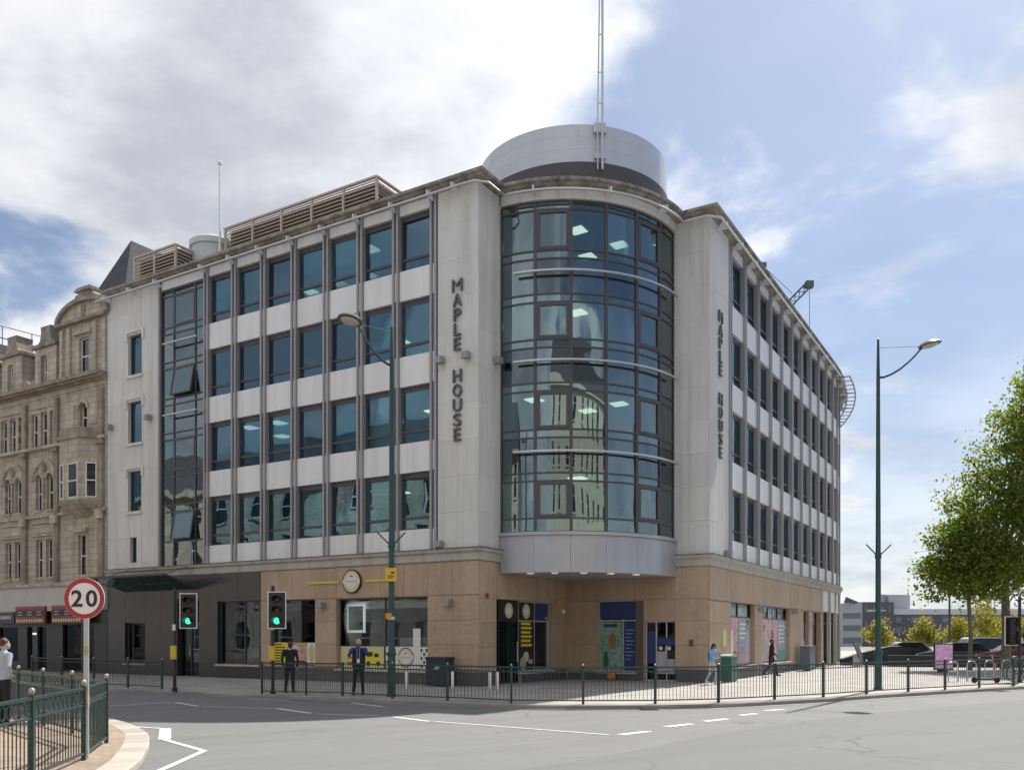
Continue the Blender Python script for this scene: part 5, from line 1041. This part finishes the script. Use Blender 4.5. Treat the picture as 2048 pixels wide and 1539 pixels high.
person('man in dark suit seen from behind, facing the yellow window poster', (-7.1, 27.95), R_(182), 1.66, {'lean': .08, 'head': (.05,.03), 'le': (.26,.0,1.14), 'lw': (.24,-.1,.9), 're': (-.26,.0,1.14), 'rw': (-.24,-.06,.88), 'la': (.13,.02,.08), 'ra': (-.12,-.02,.08), 'lk': (.11,0,.48), 'rk': (-.11,-.02,.48)}, dict(skin=SK1, top=fab('navy_suit',(.018,.02,.032)), legs=fab('navy_trouser',(.016,.018,.028)), shoes=SHO, hair=mat('hair_brown',(.07,.035,.025),.6)), 'short', suit)
def phone(t, hc):
    j = MB()
    for s in (-1, 1): loft(j, [((s*.125,-.0,z),.078,.128) for z in (.86,1.0,1.2,1.38,1.42)])
    put('jacket', j.mesh('jacket', fab('jacket_dark', (.02,.025,.035)), True), t)
    put('lanyard', MB().box(-.045,-.037,-.136,-.13,1.12,1.44).box(.037,.045,-.136,-.13,1.12,1.44).box(-.045,.045,-.14,-.132,1.0,1.12).mesh('lanyard', M_white), t)
    put('beard', MB().ell(hc+Vector((0,-.07,-.075)), (.05,.035,.035), 10, 6).mesh('beard', mat('hair_grey',(.12,.1,.09),.7), True), t)
    ph = thing('phone', 'dark phone held up to the face of the blue shirted man', 'phone', tuple(t.matrix_basis @ Vector((0,-.345,1.545))), t.rotation_euler.z)
    put('body', MB().box(-.075,.075,-.006,.006,-.037,.037).mesh('body', M_black), ph); put('screen', MB().box(-.07,.07,.0065,.008,-.033,.033).mesh('screen', mat('phone_glass',(.05,.06,.08),.1)), ph)
person('man in blue shirt and dark jacket holding a phone up, facing the road', (-4.72, 26.95), R_(4), 1.74, {'le': (.3,-.12,1.22), 'lw': (.1,-.30,1.46), 're': (-.3,-.12,1.22), 'rw': (-.1,-.30,1.46), 'la': (.13,.02,.08), 'ra': (-.16,-.03,.08), 'lk': (.11,-.01,.48), 'rk': (-.12,-.04,.48)}, dict(skin=SK1, top=fab('blue_shirt',(.02,.06,.22)), legs=fab('black_trouser',(.018,.018,.02)), shoes=mat('shoe_brown',(.06,.03,.02),.4), hair=mat('hair_grey2',(.2,.17,.15),.7)), 'bald', phone)
def arms(t, hc): pass
person('woman with long dark hair, light blue top and pale jeans by the green cabinet', (7.5, 32.9), R_(48), 1.56, {'lean': .12, 'head': (.06,.02), 'le': (.24,-.04,1.17), 'lw': (.12,-.28,1.1), 're': (-.24,-.04,1.17), 'rw': (-.08,-.3,1.08), 'lk': (.1,-.17,.5), 'la': (.11,-.1,.09), 'rk': (-.1,.02,.48), 'ra': (-.1,.22,.12)}, dict(skin=SK2, top=fab('pale_blue',(.22,.42,.62)), legs=fab('pale_denim',(.45,.48,.55)), shoes=mat('shoe_white',(.6,.6,.6),.6), hair=mat('hair_black',(.012,.01,.012),.5)), 'long')
person('person in black walking past the pink shop window posters', (11.72, 39.55), R_(65), 1.68, {'lean': .06, 'le': (.25,.12,1.15), 'lw': (.23,.06,.92), 're': (-.25,-.08,1.15), 'rw': (-.22,-.26,1.0), 'lk': (.09,-.2,.5), 'la': (.09,-.26,.1), 'rk': (-.09,.06,.47), 'ra': (-.09,.34,.16)}, dict(skin=SK2, top=fab('black_coat',(.014,.014,.016)), legs=fab('charcoal',(.03,.03,.034)), shoes=SHO, hair=mat('hair_black',(.012,.01,.012),.5)), 'short')
person('man in pale shirt with hand on hip inside the ornate railing', (-10.22, 17.6), R_(150), 1.76, {'le': (.3,.05,1.16), 'lw': (.19,-.1,1.0), 're': (-.38,.12,1.2), 'rw': (-.2,-.02,1.02)}, dict(skin=SK1, top=fab('pale_shirt',(.42,.48,.56)), legs=fab('black_trouser',(.018,.018,.02)), shoes=SHO, hair=mat('hair_brown',(.07,.035,.025),.6)), 'short')
bag = thing('rucksack', 'orange bag on the ground by the corner entrance', 'bag', tuple(FNR.w(-4.0, -.45, 0)), FNR.a)
M_or = fab('orange', (.6,.2,.03)); put('body', MB().ell((0,0,.2), (.19,.14,.21), 14, 10).mesh('body', M_or, True), bag); put('pocket', MB().ell((0,-.12,.14), (.13,.06,.11), 12, 8).mesh('pocket', M_or, True), bag); put('strap', MB().tube([(-.08,.1,.32),(-.1,.2,.22),(-.08,.16,.05)], .015, 6).tube([(.08,.1,.32),(.1,.2,.22),(.08,.16,.05)], .015, 6).mesh('strap', M_black), bag)
# ------------------------------------------------------------------ trees
def leaf_mat(name, c, tr):
    m = bpy.data.materials.new(name); m.use_nodes = True; nt = m.node_tree; N = nt.nodes; Lk = nt.links; N.clear()
    o = N.new('ShaderNodeOutputMaterial'); d = N.new('ShaderNodeBsdfPrincipled'); d.inputs['Roughness'].default_value = .5; t = N.new('ShaderNodeBsdfTranslucent'); mx = N.new('ShaderNodeMixShader'); mx.inputs[0].default_value = .52
    g = N.new('ShaderNodeNewGeometry'); cr = N.new('ShaderNodeValToRGB'); e = cr.color_ramp.elements; e[0].color = (*c[0], 1); e[1].color = (*c[2], 1); k = e.new(.55); k.color = (*c[1], 1)
    Lk.new(g.outputs['Random Per Island'], cr.inputs[0]); Lk.new(cr.outputs[0], d.inputs['Base Color'])
    mu = N.new('ShaderNodeMixRGB'); mu.blend_type = 'MULTIPLY'; mu.inputs[0].default_value = 1; mu.inputs[2].default_value = (*tr, 1); Lk.new(cr.outputs[0], mu.inputs[1]); Lk.new(mu.outputs[0], t.inputs[0])
    Lk.new(d.outputs[0], mx.inputs[1]); Lk.new(t.outputs[0], mx.inputs[2]); Lk.new(mx.outputs[0], o.inputs[0]); return m
LEAF = leaf_mat('plane_leaf', ((.05,.10,.018), (.12,.18,.03), (.28,.255,.04)), (2.0,2.0,1.2))
LEAFY = leaf_mat('autumn_leaf', ((.10,.14,.03), (.2,.22,.035), (.4,.3,.04)), (1.6,1.5,.9))
M_bark = mat('bark', (.16,.135,.11), .9, spots=((4,.6,(.27,.25,.2)), (12,.5,(.07,.06,.05))), bump=(14,.6))
def tree(label, loc, tr, trunk_h, blobs, nclump, per, ls, leaf, seed, name='plane_tree', group=None):
    rng = np.random.default_rng(seed); t = thing(name, label, 'tree', (loc[0], loc[1], 0), 0, group)
    tk = MB(); hx = max(blobs, key=lambda b: b[0][2])[0][0]; top = max(b[0][2] for b in blobs); cz = trunk_h
    main = [(0,0,0),(0,0,.3),(.05,.02,trunk_h*.5),(-.03,.05,trunk_h),(hx*.25,.0,trunk_h+(top-trunk_h)*.3),(hx*.8,.1,trunk_h+(top-trunk_h)*.8)]
    tk.tube(main, [tr*1.35,tr*1.05,tr*.95,tr*.85,tr*.5,tr*.12], 10)
    for (c, r) in blobs:
        c = Vector(c); s = Vector((0,0,max(trunk_h*.9, min(c.z-.5*r[2], cz+(c.z-cz)*.35)))); m = (s+c)/2+Vector((0,0,.3*r[2]*rng.uniform(-.2,.6)))
        tk.tube([s, m, c], [tr*.45,tr*.28,tr*.08], 7)
        for _ in range(4):
            q = c+Vector(rng.normal(size=3)*np.array(r)*.45); tk.tube([m, (m+q)/2+Vector((0,0,.15)), q], [tr*.18,tr*.1,tr*.03], 5)
    put('trunk', tk.mesh('trunk', M_bark, True), t)
    vol = np.array([b[1][0]*b[1][1]*b[1][2] for b in blobs]); pick = rng.choice(len(blobs), nclump, p=vol/vol.sum()); C_ = np.array([b[0] for b in blobs])[pick]; Rr = np.array([b[1] for b in blobs])[pick]
    u = rng.normal(size=(nclump,3)); u /= np.linalg.norm(u, axis=1)[:,None]; rad = rng.uniform(.25,1.12,nclump)**.5
    cc = C_+u*rad[:,None]*Rr; n = nclump*per
    p = np.repeat(cc, per, 0)+rng.normal(size=(n,3))*np.repeat(rng.uniform(.16,.55,nclump), per)[:,None]*np.array([1,1,.75])
    a = rng.normal(size=(n,3)); a /= np.linalg.norm(a, axis=1)[:,None]; b = np.cross(a, rng.normal(size=(n,3))); b /= np.linalg.norm(b, axis=1)[:,None]
    s = (ls*rng.uniform(.6,1.25,n))[:,None]
    V_ = np.stack([p-a*s, p-b*s*.62+a*s*.1, p+a*s, p+b*s*.62+a*s*.1], 1).reshape(-1,3)
    me = bpy.data.meshes.new('crown'); me.vertices.add(4*n); me.vertices.foreach_set('co', V_.ravel()); me.loops.add(4*n); me.loops.foreach_set('vertex_index', np.arange(4*n)); me.polygons.add(n); me.polygons.foreach_set('loop_start', np.arange(0,4*n,4)); me.materials.append(leaf); me.update(); me.validate()
    put('crown', me, t); return t
tree('large plane tree with thick forked trunk at the right edge of the plaza', (27.2, 48.2), .24, 4.6,
     [((3.2,0,13.6),(3.2,3.2,3.4)), ((1.2,-.5,10.4),(3.0,3.0,2.8)), ((-.3,.3,7.6),(3.2,2.8,2.4)), ((4.4,0,8.5),(3.4,3.2,3.4)), ((2.6,.5,5.8),(2.8,2.6,1.6)), ((-.6,0,5.0),(2.0,2.0,1.2)), ((5.5,1,12),(3,3,3)), ((-2.4,0,6.2),(1.7,1.8,1.9)), ((-.9,0,9.4),(2.0,2.2,1.8)), ((.6,0,12.4),(2.2,2.4,2.0)), ((2.4,0,16.0),(2.0,2,1.6)), ((4.5,0,16.3),(2.2,2.2,1.8))], 1050, 50, .105, LEAF, 3, group='plane trees on the plaza')
tree('slender plane tree with thin trunk in front of the grey hotel', (24.6, 47.0), .11, 3.6,
     [((-.2,0,5.3),(1.7,1.6,1.5)), ((.3,.2,7.0),(1.5,1.5,1.4)), ((-.9,.2,6.4),(1.1,1.2,1.2)), ((.9,0,4.6),(1.0,1.2,.9)), ((-1.5,0,5.0),(1.1,1.2,1.2)), ((1.4,0,6.2),(1.2,1.2,1.3))], 270, 46, .105, LEAF, 9, group='plane trees on the plaza')
for (x, y, h, r, lab, sd) in ((42.6, 102, 3.6, 1.5, 'small yellowing tree left of the street lamp pole', 21), (46.8, 100, 3.8, 1.4, 'small yellow tree right of the street lamp pole', 22), (55.6, 104, 6.3, 2.3, 'tall yellow-green tree in front of the grey hotel block', 23), (51.5, 101, 3.8, 1.6, 'low rounded tree before the hotel, left of the tall one', 24), (59.5, 104, 4.2, 1.7, 'low rounded tree before the hotel, right of the tall one', 25), (55.5, 96, 3.4, 1.5, 'low yellow tree in front of the hotel, just before the tall one', 27), (61.5, 112, 4.4, 1.9, 'pale young tree seen behind the slender trunk', 26), (78, 112, 5.2, 2.2, 'yellowing tree at the right edge behind the traffic light', 28)):
    tree(lab, (x, y), .1, h*.3, [((.1*r,0,h*.76),(r*.6,r*.6,h*.26)), ((-.55*r,0,h*.52),(r*.6,r*.6,h*.2)), ((.6*r,.1,h*.47),(r*.55,r*.6,h*.2)), ((.15*r,-.3*r,h*.42),(r*.6,r*.5,h*.17))], 64, 30, .15, LEAFY, sd, 'young_tree', 'young trees before the hotel')

# ------------------------------------------------------------------ vehicles and things on the plaza
M_tyre = mat('tyre_rubber', (.015,.015,.016), .8); M_rim = mat('wheel_rim', (.35,.35,.36), .35, .7); M_cglass = mat('car_glass', (.02,.025,.03), .06, spec=.8)
def car(label, loc, rz, col, L=4.2, W=1.75, H=1.45, van=False):
    t = thing('parked_car', label, 'van' if van else 'car', (loc[0], loc[1], 0), rz, 'parked vehicles beyond the plaza'); pm = mat('car_'+col[0], col[1], .3, .2, coat=.5)
    low = [(-L/2,.35),(-L/2+.05,.22),(L/2-.05,.22),(L/2,.38),(L/2-.03,.72),(L/2-.9,.88),(-L/2+.25,.9),(-L/2,.8)]
    up = [(L/2-1.25,.88),(L/2-1.9,H-.06),(L/2-2.2,H),(-L/2+.7,H),(-L/2+.25,.9)] if not van else [(L/2-.8,.88),(L/2-1.35,H-.1),(L/2-1.6,H),(-L/2+.1,H),(-L/2+.03,.9)]
    def lofted(pts, w0, w1):
        m = MB(); n = len(pts); zs = [q[1] for q in pts]; z0, z1 = min(zs), max(zs)
        ys = [w0+(w1-w0)*(z-z0)/(z1-z0) for z in zs]
        m.add([(x,-y,z) for (x,z),y in zip(pts,ys)]+[(x,y,z) for (x,z),y in zip(pts,ys)], [tuple(range(n)), tuple(range(n,2*n))[::-1]]+[(i,n+i,n+(i+1)%n,(i+1)%n) for i in range(n)]); return m
    put('body', lofted(low, W/2-.03, W/2).mesh('body', pm), t); put('cabin', lofted(up, W/2-.02, W/2-.22).mesh('cabin', pm), t)
    g = MB(); cxm = sum(q[0] for q in up)/len(up)
    win = [(cxm+(x-cxm)*.86, .93+(z-.88)*.86) for x, z in up]
    for s in (-1, 1):
        ys = [s*(W/2-.005-.2*(z-.88)/(H-.88)) for x, z in win]; g.add([(x,y,z) for (x,z),y in zip(win,ys)], [tuple(range(len(win)))])
    put('side_windows', g.mesh('side_windows', M_cglass), t)
    (xa,za),(xb,zb) = up[0], up[1]; put('windscreen', MB().add([(xa-.05+.02,-W/2+.14,za+.06),(xa-.05+.02,W/2-.14,za+.06),(xb+.07,W/2-.27,zb-.02),(xb+.07,-W/2+.27,zb-.02)], [(0,1,2,3)]).mesh('windscreen', M_cglass), t)
    for x in (-L/2+.75, L/2-.8):
        for s in (-1, 1):
            w = put('wheel', MB().lathe([(.2,-.1),(.31,-.1),(.32,-.06),(.32,.06),(.31,.1),(.2,.1)], 18, axis='y').mesh('tyre', M_tyre), t, (x, s*(W/2-.1), .32)); put('rim', MB().lathe([(.2,-.09),(.2,.09)], 14, axis='y').mesh('rim', M_rim), w)
    for s in (-1, 1):
        put('headlight', MB().box(L/2-.12,L/2-.005,s*(W/2-.3)-.16,s*(W/2-.3)+.16,.6,.72).mesh('headlight', M_white), t); put('tail_light', MB().box(-L/2-.003,-L/2+.08,s*(W/2-.2)-.1,s*(W/2-.2)+.1,.68,.84).mesh('tail_light', mat('tail_red', (.3,.02,.02), .3)), t)
car('silver car parked left of the advertising screen', (25.4, 57.5), R_(172), ('silver', (.42,.43,.44)))
car('dark blue car parked just behind the advertising screen', (27.6, 54.8), R_(165), ('blue', (.05,.08,.14)), 4.4, 1.8, 1.42)
car('white van parked right of the advertising screen', (32.2, 60.0), R_(175), ('white', (.6,.6,.6)), 4.9, 1.9, 1.75, True)
car('dark red car parked behind the e-scooter', (30.5, 53.5), R_(168), ('red', (.2,.03,.03)), 4.3, 1.8, 1.4)
# dark ramp parapet into the subway, with its lighter coping
M_ramp = mat('ramp_black', (.035,.035,.037), .6, spots=((1.5,.4,(.06,.06,.06)),))
rp = thing('ramp_wall', 'black sloping ramp parapet on the plaza behind the street lamp', 'wall', (21.5, 55, 0), R_(10))
put('wall', MB().xprism([(-.9,0),(5.8,0),(5.8,.75),(4.6,1.02),(3.2,1.15),(2.2,1.1),(.4,.72),(-.9,.35)], -.15, .15).mesh('wall', M_ramp), rp); put('coping', MB().xprism([(-.9,.352),(.4,.722),(2.2,1.102),(3.2,1.152),(3.2,1.2),(2.2,1.15),(.4,.77),(-.9,.4)], -.2, .2).mesh('coping', M_ramp), rp)
rb = thing('ramp_wall', 'low dark parapet running behind the advertising screen', 'wall', (26.0, 51.6, 0), R_(-16)); put('wall', MB().box(-3.5,16,-.12,.12,0,.62).mesh('wall', M_ramp), rb); put('coping', MB().box(-3.55,16.05,-.17,.17,.62,.68).mesh('coping', M_ramp), rb)
ab = thing('information_board', 'tilted black board on a light stand at the end of the shopfronts', 'board', (21.4, 53.6, 0), R_(55))
put('board', MB().add([(-.5,0,.5),(.5,0,.5),(.5,.35,1.5),(-.5,.35,1.5),(-.5,.05,.48),(.5,.05,.48),(.5,.4,1.48),(-.5,.4,1.48)], [(0,1,2,3),(7,6,5,4),(0,4,5,1),(2,6,7,3),(1,5,6,2),(0,3,7,4)]).mesh('board', M_ramp), ab); put('stand', MB().box(-.4,-.3,.0,.4,0,.7).box(.3,.4,.0,.4,0,.7).mesh('stand', M_steel), ab)
# e-scooter
sc = thing('electric_scooter', 'pink and black electric scooter parked behind the guard rail', 'scooter', (18.35, 33.9, 0), R_(-4))
M_spk = mat('scooter_pink', (.5,.3,.28), .4)
put('deck', MB().box(-.32,.3,-.08,.08,.11,.17).mesh('deck', M_black), sc); put('stem', MB().tube([(.36,0,.2),(.24,0,1.1)], .028, 8).mesh('stem', M_spk), sc)
put('handlebar', MB().tube([(.24,-.25,1.1),(.235,0,1.12),(.24,.25,1.1)], .017, 8).mesh('handlebar', M_black), sc); put('fender', MB().xprism([(.28,.17),(.44,.2),(.46,.27),(.3,.26)], -.05, .05).mesh('fender', M_spk), sc)
for x in (-.42, .42): w = put('wheel', MB().lathe([(.06,-.03),(.11,-.03),(.115,0),(.11,.03),(.06,.03)], 16, axis='y').mesh('tyre', M_tyre), sc, (x, 0, .115)); put('rim', MB().lathe([(.06,-.028),(.06,.028)], 12, axis='y').mesh('rim', M_rim), w)
put('basket', MB().box(.34,.36,-.12,.12,.55,.75).mesh('basket', M_spk), sc)
# bicycle and hoops of the cycle stand
def bicycle(label, loc, rz, col):
    t = thing('bicycle', label, 'bicycle', (loc[0], loc[1], 0), rz, 'bicycles by the cycle stands'); fm = mat('bike_'+col[0], col[1], .35, .3)
    for x in (-.52, .52):
        w = put('wheel', MB().tube([(.33*math.cos(2*math.pi*i/22),0,.33*math.sin(2*math.pi*i/22)) for i in range(23)], .018, 6).mesh('tyre', M_tyre), t, (x,0,.345)); s = MB()
        for i in range(10): a = math.pi*i/10; s.tube([(.32*math.cos(a),0,.32*math.sin(a)),(-.32*math.cos(a),0,-.32*math.sin(a))], .003, 4)
        put('spokes', s.mesh('spokes', M_steel), w)
    put('frame', MB().tube([(-.52,0,.345),(-.05,0,.3),(.36,0,.75)], .018, 6).tube([(-.52,0,.345),(-.17,0,.82),(.38,0,.85)], .016, 6).tube([(-.05,0,.3),(-.19,0,.92)], .018, 6).tube([(.52,0,.345),(.36,0,.75),(.33,0,1.0)], .018, 6).mesh('frame', fm), t)
    put('saddle', MB().ell((-.2,0,.95), (.14,.07,.035), 12, 6).mesh('saddle', M_black, True), t); put('handlebar', MB().tube([(.4,-.28,1.02),(.33,-.1,1.02),(.33,.1,1.02),(.4,.28,1.02)], .015, 6).mesh('handlebar', M_black), t); put('crank', MB().lathe([(.09,-.02),(.09,.02)], 14, (-.05,-.05,.3), 0, 'y').mesh('crank', M_steel), t)
bicycle('dark bicycle standing by the rail at the right edge', (20.35, 34.7), R_(12), ('dark', (.02,.02,.025))); bicycle('grey bicycle behind the dark one at the right edge', (21.0, 36.3), R_(20), ('grey', (.2,.2,.21)))
ME_st = MB().tube([(-.35,0,0),(-.35,0,.65),(-.28,0,.76),(-.15,0,.8),(.15,0,.8),(.28,0,.76),(.35,0,.65),(.35,0,0)], .025, 8).mesh('hoop', M_steel, True); ME_sb = MB().tube([(-.35,0,.4),(.35,0,.4)], .02, 6).mesh('cross_bar', M_steel)
for i, (x, y) in enumerate(((17.6,34.9),(18.7,35.6),(19.8,36.3),(20.9,37.0))): t = thing('cycle_stand', f'{ORD[i]} steel cycle hoop behind the scooter, counted from the left', 'cycle stand', (x, y, 0), R_(35), 'steel cycle hoops'); put('hoop', ME_st, t); put('cross_bar', ME_sb, t)

# ------------------------------------------------------------------ far buildings and crane
def block(name, label, fr, x0, x1, dep, h, floors, cols, wm, fm, gm, ww=.55, wh=.6, z0=0, roofm=None, roofh=0, bay0=0., base=0.):
    t = thing(name, label, 'building', tuple(fr.w((x0+x1)/2, 0, 0))); fh = (h-base)/floors; bw = (x1-x0)/cols; ops = []
    for i in range(cols):
        for j in range(floors):
            cx_ = x0+bw*(i+.5); cz_ = base+fh*(j+.52); ops.append((cx_-bw*ww/2, cx_+bw*ww/2, cz_-fh*wh/2, cz_+fh*wh/2))
    wall('wall', t, fr, x0, x1, z0, h, ops, wm, 0, .3)
    part('rear_wall', MB().box(x0+.01, x1-.01, .31, dep, z0, h-.02).mesh('rear_wall', wm), t, fr, 0, 0, 0)
    w, hh_ = bw*ww, fh*wh; e = min(.07, w*.1); f = MB(); f.box(-w/2,-w/2+e,.14,.2,-hh_/2,hh_/2); f.box(w/2-e,w/2,.14,.2,-hh_/2,hh_/2); f.box(-w/2+e,w/2-e,.14,.2,-hh_/2,-hh_/2+e); f.box(-w/2+e,w/2-e,.14,.2,hh_/2-e,hh_/2); f.box(-w/2+e,w/2-e,.14,.2,-e/2,e/2)
    fmm = f.mesh('window', fm); pm_ = MB().box(-w/2+e,w/2-e,.17,.185,-hh_/2+e,hh_/2-e).mesh('pane', gm); sl = MB().box(-w/2-.1,w/2+.1,-.12,.1,-hh_/2-.14,-hh_/2-.003).mesh('sill', wm)
    for o_ in ops: o = part('window', fmm, t, fr, (o_[0]+o_[1])/2, 0, (o_[2]+o_[3])/2); put('pane', pm_, o); put('sill', sl, o)
    if roofh:
        part('cornice', MB().box(x0-.3,x1+.3,-.5,.3,h,h+.4).mesh('cornice', wm), t, fr, 0, 0, 0)
        part('roof', MB().add([(x0,.3,h+.4),(x1,.3,h+.4),(x1,dep,h+.4),(x0,dep,h+.4),(x0+1,2.2,h+roofh),(x1-1,2.2,h+roofh),(x1-1,dep-1,h+roofh),(x0+1,dep-1,h+roofh)], [(0,1,5,4),(1,2,6,5),(2,3,7,6),(3,0,4,7),(4,5,6,7)]).mesh('roof', roofm), t, fr, 0, 0, 0)
    return t
M_dkclad = mat('hotel_grey', (.1,.1,.12), .6, spots=((.3,.3,(.13,.13,.15)),)); M_ltclad = mat('hotel_light', (.42,.43,.46), .5, spots=((.4,.25,(.36,.37,.4)),)); M_dpane = mat('dark_pane', (.02,.022,.026), .06); M_rflw = mat('far_window', (.16,.19,.22), .2)
FH = Fr((68.1, 170), R_(0))
ht = block('hotel_block', 'dark grey hotel end block with small white sign, left of the plaza trees', FH, 0, 6.1, 12, 8.5, 3, 4, M_dkclad, M_ltclad, M_rflw, .35, .5, -3)
p = MB(); 
for i in range(6): flat(p, .9+.36*i, 1.15+.36*i, 6.6, 7.0, -.03, I_['white'])
for i in range(4): flat(p, 3.2+.36*i, 3.42+.36*i, 6.7, 7.0, -.03, I_['white'])
part('sign_print', p.mesh('sign_print', INK, fix=False), ht, FH, 0, 0, 0)
hl = thing('hotel_wing', 'pale clad wing with a pointed roof corner left of the dark hotel block', 'building', (66.5, 170, 0)); 
put('wall', MB().prism([(-1.7,2),(1.55,0),(1.55,10),(-1.7,12)], -3, 8.3).mesh('wall', M_ltclad), hl); put('roof_fin', MB().xprism([(-1.7,8.3),(1.5,8.3),(-1.3,9.5)], 0.5, 1.0).mesh('roof_fin', M_dkclad), hl)
for z in (.5, 2.9, 5.3): put('window_band', MB().add([(-1.5,1.83,z),(1.3,.1,z),(1.3,.1,z+1.1),(-1.5,1.83,z+1.1)], [(0,1,2,3)]).mesh('window_band', M_rflw), hl)
hb = thing('plant_room', 'light grey box standing on the hotel roof behind the dark block', 'building', (77, 174, 0)); put('wall', MB().box(-2.1,2.15,0,5,-3,10.1).mesh('wall', M_ltclad), hb); put('vent', MB().box(-3.4,-2.2,1,3,8.6,10.2).mesh('vent', M_ltclad), hb)
FH2 = Fr((74.3, 171.5), R_(0)); lg = block('hotel_wing', 'long low dark grey hotel wing with white roof edge behind the trees', FH2, 0, 52, 12, 6.1, 3, 17, M_dkclad, M_ltclad, M_rflw, .42, .62, -3); part('roof_edge', MB().box(-.2,52.2,-.4,12,6.1,7.2).mesh('roof_edge', mat('roof_edge_white', (.6,.61,.64), .5)), lg, FH2, 0, .3, 0)
cr = thing('tower_crane', 'dark luffing tower crane rising behind the east front roof', 'crane', (44, 150, 0)); M_crane = mat('crane_paint', (.09,.1,.13), .6)
def lattice(a, b, w, n):
    a, b = Vector(a), Vector(b); d = (b-a).normalized(); s = d.cross(Vector((0,1,0))).normalized()*w; y = Vector((0,w,0)); m = MB()
    cs = [s+y, s-y, -s-y, -s+y]
    for c in cs: m.tube([a+c, b+c], .13, 5)
    for i in range(n):
        p0 = a.lerp(b, i/n); p1 = a.lerp(b, (i+1)/n)
        for k in range(4): m.tube([p0+cs[k], p1+cs[(k+1)%4]], .07, 4)
    return m
put('mast', lattice((0,0,-.1), (0,0,56), .8, 20).mesh('mast', M_crane), cr); put('cab', MB().box(-1.4,1.4,-1.2,1.2,56,58.2).mesh('cab', M_crane), cr)
put('jib', lattice((1.2,0,56.3), (6.6,0,61.8), .5, 7).box(6.3,7.6,-.5,.5,61.5,62.6).mesh('jib', M_crane), cr)
put('back_frame', MB().tube([(-2.2,0,57),(-1.2,0,65.3)], .2, 5).tube([(.3,0,57),(-1.1,0,65.3)], .2, 5).box(-1.9,-.5,-.5,.5,64.9,65.7).tube([(-1.1,0,65.4),(4,0,60.6)], .07, 4).tube([(7,0,62),(7,0,48)], .05, 4).mesh('back_frame', M_crane), cr)

# ------------------------------------------------------------------ what the windows mirror: the other sides of the junction
M_cream = mat('cream_render', (.58,.54,.45), .8, spots=((.8,.35,(.48,.44,.36)),), streak=(.4,(.3,.27,.22)))
block('opposite_building', 'cream building behind the camera, mirrored in the round glazed corner', Fr((41.0, -11), R_(180)), 0, 48, 14, 23.5, 6, 11, M_cream, M_white, M_dpane, .3, .55, 0, M_slate, 5)
block('opposite_building', 'sandstone building across the side street, mirrored in the stair glazing', Fr(tuple(A-25*dR), math.atan2(dL.y, dL.x)), 4, 64, 14, 14.2, 4, 22, M_vic, M_white, M_dpane, .45, .62, 0, M_slate, 4.0)
tree('broad tree out of frame beyond the road, mirrored low in the round glazing', (38, 24), .25, 3.2, [((0,0,6),(3,3,2.4)), ((1.5,.5,8),(2.2,2.2,2)), ((-1.6,0,7),(2,2,2))], 220, 30, .16, LEAF, 31)
tree('second tree out of frame beyond the road, mirrored beside the first', (46, 19), .25, 3.2, [((0,0,5.6),(2.8,2.8,2.3)), ((1.2,.4,7.6),(2,2,1.8))], 180, 30, .16, LEAF, 33)
